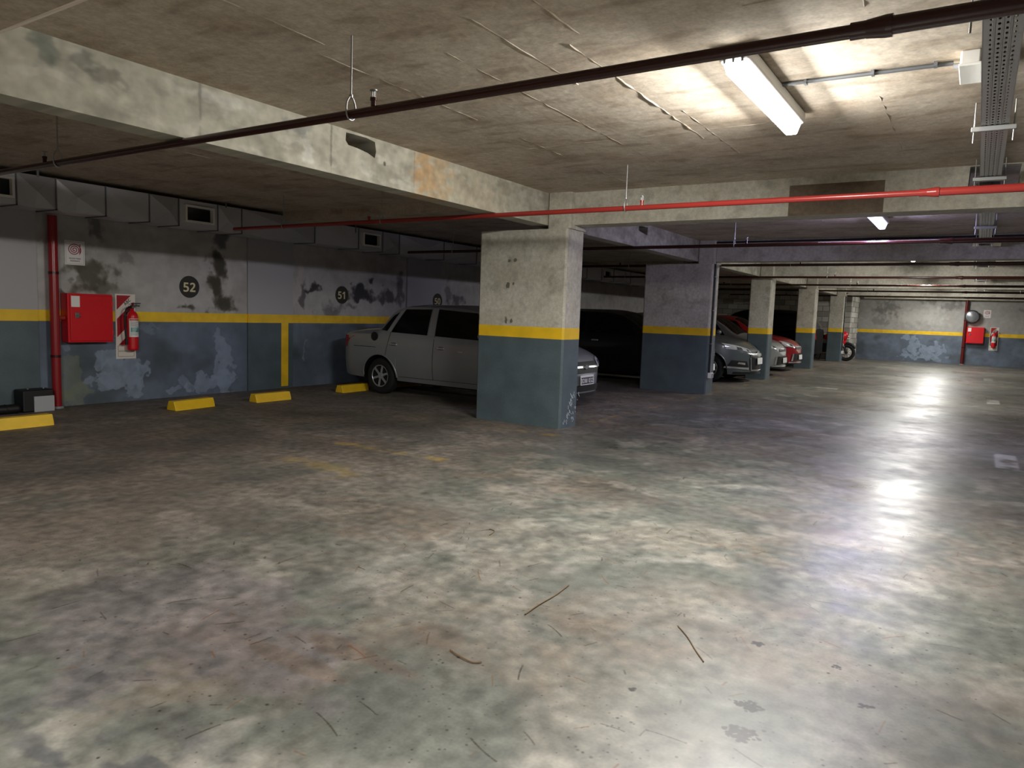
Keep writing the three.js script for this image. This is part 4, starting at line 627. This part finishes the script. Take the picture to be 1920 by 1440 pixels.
// silver four-door sedan between the first column and the wall
park(makeCar({
  label: 'silver four-door sedan half hidden behind the wide scratched column', L: 4.2, hw: 0.82, color: 0x8f9295, metal: 0.45, R: 0.285, arch: 0.355, xr: 0.965, xf: 3.41, nose: 0.62, np: 2.7, tail: 0.45, tp: 3,
  top: [[0, .52], [.02, .84], [.07, .96], [.2, 1.0], [.6, 1.035], [.85, 1.055], [.94, 1.11], [1.1, 1.265], [1.25, 1.38], [1.5, 1.43], [2.2, 1.44], [2.6, 1.42], [2.85, 1.36], [3.1, 1.2], [3.36, 1.02], [3.5, .97], [3.85, .89], [4.05, .79], [4.15, .66], [4.2, .5]],
  belt: [[0, .5], [.03, .78], [.12, .9], [.5, .93], [1.2, .95], [2.2, .92], [3.3, .88], [3.7, .82], [4.0, .72], [4.14, .6], [4.2, .48]],
  rail: [[0, .51], [.03, .8], [.12, .93], [.6, .985], [.84, 1.005], [.92, 1.06], [1.07, 1.22], [1.22, 1.335], [1.45, 1.385], [2.3, 1.385], [2.65, 1.35], [2.9, 1.24], [3.15, 1.06], [3.35, .95], [3.7, .86], [4.0, .75], [4.14, .62], [4.2, .49]],
  roofW: [[0, .9], [.6, .86], [1.0, .82], [1.5, .72], [2.2, .71], [2.9, .76], [3.3, .84], [3.8, .86], [4.2, .9]],
  sill: [[0, .34], [.3, .26], [.8, .24], [3.4, .22], [3.9, .2], [4.2, .2]],
  windows: [[[.96, 1.01], [1.105, 1.0], [1.26, 1.3], [1.15, 1.235]], [[1.19, .985], [1.91, .965], [1.86, 1.355], [1.36, 1.345]], [[2.06, .96], [3.08, .93], [2.72, 1.32], [1.99, 1.36]]],
  pillars: [[[1.115, 1.0], [1.18, .99], [1.35, 1.34], [1.27, 1.315]], [[1.93, .965], [2.05, .96], [1.98, 1.37], [1.88, 1.37]]],
  seams: [[[1.1, .62], [1.108, .62], [1.145, .8], [1.137, .8]], [[1.137, .8], [1.145, .8], [1.19, .98], [1.182, .98]], [[2.04, .3], [2.048, .3], [2.06, .96], [2.052, .96]], [[3.1, .3], [3.108, .3], [3.16, .9], [3.152, .9]], [[1.36, .3], [3.1, .3], [3.1, .306], [1.36, .306]], [[.2, .735], [.9, .735], [.9, .743], [.2, .743]]],
  handles: [[1.27, .80], [2.2, .785]], mirror: [2.98, 1.0], fuel: [.86, .905], sideLamp: [[2.52, .745], [2.6, .745], [2.6, .76], [2.52, .76]],
  screens: [[1.02, 1.5, 'rear_window'], [2.68, 3.34, 'windscreen']],
  head: [[[.44, .6], [.76, .63], [.74, .77], [.46, .72]]], headDark: [[[.52, .63], [.6, .64], [.6, .71], [.52, .69]]],
  grille: [[[-.42, .625], [.42, .625], [.4, .69], [-.4, .69]], [[-.4, .53], [.4, .53], [.42, .6], [-.42, .6]], [[-.6, .27], [.6, .27], [.62, .36], [-.62, .36]]],
  bars: [[[-.42, .603], [.42, .603], [.42, .628], [-.42, .628]]], badge: .615, plate: [0.02, .435, .4, .14], plateT: plateTex('IOM 032'),
  tailLamp: [[[.5, .72], [.8, .72], [.8, .9], [.52, .9]]], rearPlate: [0, .7, .42, .13],
}), 4.2, 0.82, -4.63, 8.35);

const compact = (o) => makeCar({
  L: 4.0, hw: 0.83, R: 0.3, arch: 0.365, xr: 0.72, xf: 3.2, nose: 0.62, np: 2.5, tail: 0.35, tp: 3.2,
  top: [[0, .6], [.03, .95], [.12, 1.15], [.35, 1.38], [.6, 1.46], [1.2, 1.49], [1.9, 1.49], [2.3, 1.44], [2.6, 1.3], [2.95, 1.06], [3.1, 1.0], [3.5, .93], [3.8, .83], [3.94, .7], [4.0, .52]],
  belt: [[0, .55], [.03, .85], [.15, .96], [1.0, .98], [2.2, .95], [3.0, .91], [3.4, .86], [3.75, .76], [3.93, .64], [4.0, .5]],
  rail: [[0, .56], [.03, .9], [.15, 1.08], [.38, 1.32], [.65, 1.4], [1.2, 1.43], [1.9, 1.42], [2.3, 1.37], [2.6, 1.22], [2.9, 1.02], [3.1, .95], [3.5, .88], [3.8, .77], [3.94, .66], [4.0, .51]],
  roofW: [[0, .88], [.3, .8], [.7, .74], [1.9, .73], [2.6, .78], [3.1, .86], [4.0, .9]], sill: [[0, .34], [.4, .26], [3.4, .22], [4.0, .21]],
  windows: [[[.62, 1.02], [1.5, 1.0], [1.52, 1.4], [.8, 1.38]], [[1.62, 1.0], [2.72, .97], [2.38, 1.33], [1.62, 1.4]]], seams: [[[1.56, .3], [1.568, .3], [1.568, 1.0], [1.56, 1.0]], [[2.7, .3], [2.708, .3], [2.75, .95], [2.742, .95]]], handles: [[.95, .86], [1.8, .85]], mirror: [2.58, 1.04],
  screens: [[.16, .5, 'rear_window'], [2.3, 3.0, 'windscreen']],
  head: [[[.4, .66], [.78, .7], [.77, .84], [.44, .76]]], headDark: [[[.5, .7], [.62, .71], [.6, .77], [.5, .75]]], grille: [[[-.5, .3], [.5, .3], [.46, .5], [-.46, .5]], [[-.36, .62], [.36, .62], [.36, .68], [-.36, .68]]], bars: [[[-.62, .245], [.62, .245], [.62, .275], [-.62, .275]], [[-.38, .68], [.38, .68], [.38, .7], [-.38, .7]]], fogChrome: [[[.5, .3], [.56, .3], [.54, .5], [.48, .5]]], plate: [0, .4, .4, .13], tailLamp: [[[.5, .75], [.82, .75], [.82, 1.0], [.6, 1.0]]], ...o,
});
// black hatchback deep in its bay, seen past the silver sedan
park(compact({ label: 'black hatchback in deep shade between the wide columns', color: 0x050506, metal: 0.2, L: 4.0, aerial: [.75], hw: 0.79, mirror: null }), 4.0, 0.79, -4.42, 13.42);
// dark grey sedan with chrome lamp surrounds
park(makeCar({
  label: 'dark grey saloon with chrome grille surround nosing out past the dark column', L: 4.5, hw: 0.89, color: 0x5f6669, metal: 0.55, R: 0.315, arch: 0.38, xr: .98, xf: 3.66, nose: 0.85, np: 2.25, tail: 0.45, tp: 3, spokes: 10,
  top: [[0, .55], [.03, .9], [.12, 1.06], [.5, 1.1], [.8, 1.16], [1.3, 1.36], [1.7, 1.455], [2.1, 1.475], [2.5, 1.46], [2.9, 1.35], [3.2, 1.17], [3.42, 1.03], [3.7, .98], [4.1, .9], [4.32, .8], [4.45, .66], [4.5, .5]],
  belt: [[0, .52], [.03, .86], [.15, .97], [1.0, 1.0], [2.2, .96], [3.3, .92], [3.8, .86], [4.2, .76], [4.42, .62], [4.5, .48]],
  rail: [[0, .53], [.03, .88], [.15, 1.02], [.6, 1.06], [.95, 1.14], [1.4, 1.34], [1.8, 1.41], [2.4, 1.4], [2.8, 1.3], [3.1, 1.13], [3.35, .98], [3.8, .91], [4.2, .8], [4.42, .64], [4.5, .49]],
  roofW: [[0, .9], [.6, .84], [1.3, .72], [2.4, .7], [3.0, .78], [3.4, .87], [4.5, .92]], sill: [[0, .34], [.4, .25], [3.6, .2], [4.2, .19], [4.5, .2]],
  windows: [[[1.1, 1.05], [2.0, 1.0], [2.05, 1.38], [1.5, 1.34]], [[2.1, 1.0], [3.15, .96], [2.75, 1.31], [2.13, 1.38]]], seams: [[[2.06, .3], [2.068, .3], [2.09, 1.0], [2.082, 1.0]], [[3.2, .3], [3.208, .3], [3.25, .93], [3.242, .93]]], handles: [[1.4, .86], [2.4, .84]], mirror: [2.98, 1.04], screens: [[.85, 1.5, 'rear_window'], [2.72, 3.4, 'windscreen']],
  head: [[[.36, .665], [.83, .74], [.84, .86], [.4, .745]]], headDark: [[[.42, .685], [.5, .695], [.5, .74], [.42, .73]], [[.62, .715], [.72, .73], [.72, .79], [.62, .77]]],
  fog: [[[.46, .34], [.8, .38], [.78, .5], [.52, .48]]], fogChrome: [[[.46, .3], [.82, .33], [.82, .365], [.46, .345]], [[.56, .405], [.7, .425], [.69, .46], [.57, .45]]],
  grille: [[[-.38, .3], [.38, .3], [.42, .56], [-.42, .56]], [[-.4, .66], [.4, .66], [.38, .69], [-.38, .69]]], bars: [[[-.4, .275], [.4, .275], [.4, .3], [-.4, .3]], [[.38, .3], [.41, .3], [.45, .56], [.42, .56]], [[-.41, .3], [-.38, .3], [-.42, .56], [-.45, .56]], [[-.44, .585], [.44, .585], [.42, .645], [-.42, .645]]],
  plate: [0, .48, .4, .14], badge: .675, tailLamp: [[[.5, .75], [.84, .75], [.84, .95], [.55, .95]]],
}), 4.5, 0.89, -3.98, 15.32);
park(compact({ label: 'silver compact car beside the slim column, chrome bumper strip', color: 0xa9acab, metal: 0.5, L: 4.0 }), 4.0, 0.83, -4.0, 17.95);
park(compact({ label: 'red compact car parked beyond the silver compact car', color: 0x8c0d19, metal: 0.25, L: 4.0 }), 4.0, 0.83, -4.08, 20.25);
park(makeCar({
  label: 'black SUV parked tail out between the fourth and fifth columns', L: 4.5, hw: 0.92, color: 0x040405, metal: 0, matt: true, R: 0.35, arch: 0.42, xr: .9, xf: 3.55, nose: 0.6, np: 2.6, tail: 0.3, tp: 3.6,
  top: [[0, .7], [.03, 1.1], [.15, 1.4], [.35, 1.62], [.6, 1.7], [1.4, 1.74], [2.2, 1.72], [2.6, 1.62], [3.1, 1.2], [3.3, 1.1], [3.9, 1.03], [4.3, .9], [4.44, .75], [4.5, .6]],
  belt: [[0, .65], [.03, 1.0], [.15, 1.08], [2.2, 1.06], [3.2, 1.02], [4.1, .92], [4.4, .72], [4.5, .56]], rail: [[0, .66], [.03, 1.05], [.15, 1.3], [.4, 1.55], [.7, 1.62], [2.2, 1.62], [2.6, 1.5], [3.05, 1.15], [3.3, 1.05], [4.1, .96], [4.4, .76], [4.5, .58]],
  roofW: [[0, .9], [.5, .8], [2.2, .78], [3.2, .88], [4.5, .9]], sill: [[0, .4], [.4, .32], [4.0, .3], [4.5, .3]], windows: [[[.4, 1.12], [1.2, 1.1], [1.2, 1.55], [.6, 1.52]], [[1.3, 1.1], [2.1, 1.09], [2.1, 1.57], [1.3, 1.57]], [[2.2, 1.09], [3.05, 1.06], [2.6, 1.44], [2.2, 1.56]]], screens: [[.05, .38, 'rear_window'], [2.6, 3.2, 'windscreen']], seams: [], handles: [[1.5, .98], [2.4, .97]], mirror: [2.9, 1.12], head: [[[.5, .8], [.8, .8], [.8, .92], [.5, .9]]], tailLamp: [[[.6, .85], [.88, .85], [.88, 1.15], [.7, 1.15]]],
}), 4.5, 0.92, -4.12, 23.35, true);

// ---------------------------------------------------------------- motorcycle behind the fifth column
{
  const g = thing('motorcycle', 'red and black motorcycle standing between the fifth column and the block wall', 'motorcycle');
  const wheel = (x, R) => { const t = new THREE.TorusGeometry(R - 0.055, 0.055, 12, 40); t.translate(x, R, 0); const w = part('wheel', t, M.rubber, g), sp = []; const rim = new THREE.TorusGeometry(R - 0.11, 0.012, 8, 36); rim.translate(x, R, 0); sp.push(rim); for (let k = 0; k < 10; k++) { const a = k / 10 * 6.283; sp.push(cyl(L3(x, R, 0), L3(x + Math.cos(a) * (R - 0.11), R + Math.sin(a) * (R - 0.11), 0), 0.006, 6)); } sp.push((() => { const h = new THREE.CylinderGeometry(0.05, 0.05, 0.1, 14); h.rotateX(Math.PI / 2); h.translate(x, R, 0); return h; })()); part('spokes', merge(sp), mat(0x1c1d1f, 0.5, 0.5), w); };
  wheel(0.33, 0.31); wheel(1.62, 0.31);
  const blob = (x, y, z, a, b, c, rz = 0) => { const s = new THREE.SphereGeometry(1, 20, 14); s.scale(a, b, c); s.rotateZ(rz); s.translate(x, y, z); return s; };
  part('fuel_tank', merge([blob(1.06, 0.88, 0, .27, .13, .14, 0.2)]), M.red, g);
  part('front_fairing', merge([blob(1.48, 0.9, 0, .17, .2, .17, -0.3), blob(1.45, 0.72, 0.0, .14, .18, .14)]), M.red, g);
  part('tail_cover', blob(0.35, 0.86, 0, .28, .07, .1, -0.15), M.red, g);
  part('saddle', merge([blob(0.62, 0.87, 0, .36, .065, .13, 0.05)]), M.black, g);
  part('engine', merge([rb(.72, 1.2, .3, .62, -.14, .14), cyl(L3(1.0, .6, 0), L3(1.15, .75, 0), 0.09, 14)]), mat(0x26272a, 0.5, 0.5), g);
  part('exhaust', merge([tube([L3(1.15, .4, .12), L3(.95, .28, .16), L3(.6, .3, .17), L3(.3, .4, .17)], 0.035, 24, 10), cyl(L3(.5, .32, .17), L3(.12, .44, .17), 0.05, 14)]), M.chrome, g);
  for (const s of [-1, 1]) { const f = part('fork', merge([cyl(L3(1.62, .31, s * .09), L3(1.38, .98, s * .09), 0.024, 10)]), M.chrome, g); part('fork_boot', cyl(L3(1.62, .31, s * .09), L3(1.55, .52, s * .09), 0.033, 10), M.black, f); }
  part('front_mudguard', (() => { const t = new THREE.TorusGeometry(0.335, 0.05, 8, 20, 1.9); t.rotateZ(0.5); t.translate(1.62, 0.31, 0); return t; })(), M.black, g);
  part('handlebar', tube([L3(1.2, 1.07, -.36), L3(1.3, 1.07, -.22), L3(1.37, 1.0, -.06), L3(1.37, 1.0, .06), L3(1.3, 1.07, .22), L3(1.2, 1.07, .36)], 0.013, 30, 8), M.black, g);
  for (const s of [-1, 1]) { const m = part('mirror', merge([cyl(L3(1.27, 1.07, s * .28), L3(1.25, 1.22, s * .32), 0.006, 6), blob(1.25, 1.24, s * .34, .02, .045, .07)]), M.black, g); part('indicator', blob(1.66, .82, s * .17, .03, .025, .03), mat(0xe0dcd0, 0.2), g); }
  part('windscreen', blob(1.44, 1.1, 0, .03, .16, .15, 0.7), mat(0x14161a, 0.1), g); part('headlamp', blob(1.64, .88, 0, .05, .07, .1), M.chrome, g); part('frame', merge([cyl(L3(.33, .31, .07), L3(.8, .42, .07), 0.025, 8), cyl(L3(.33, .31, -.07), L3(.8, .42, -.07), 0.025, 8), cyl(L3(.4, .8, 0), L3(1.3, .9, 0), 0.03, 8), cyl(L3(.75, .45, 0), L3(.55, .85, 0), 0.03, 8)]), M.black, g);
  part('side_stand', cyl(L3(.8, .35, .1), L3(.75, .0, .24), 0.012, 8), M.black, g);
  g.position.set(-5.6, 0, -28.88);
}

scene.traverse(o => { if (o.isMesh) { o.castShadow = true; o.receiveShadow = true; } });
renderer.render(scene, camera);
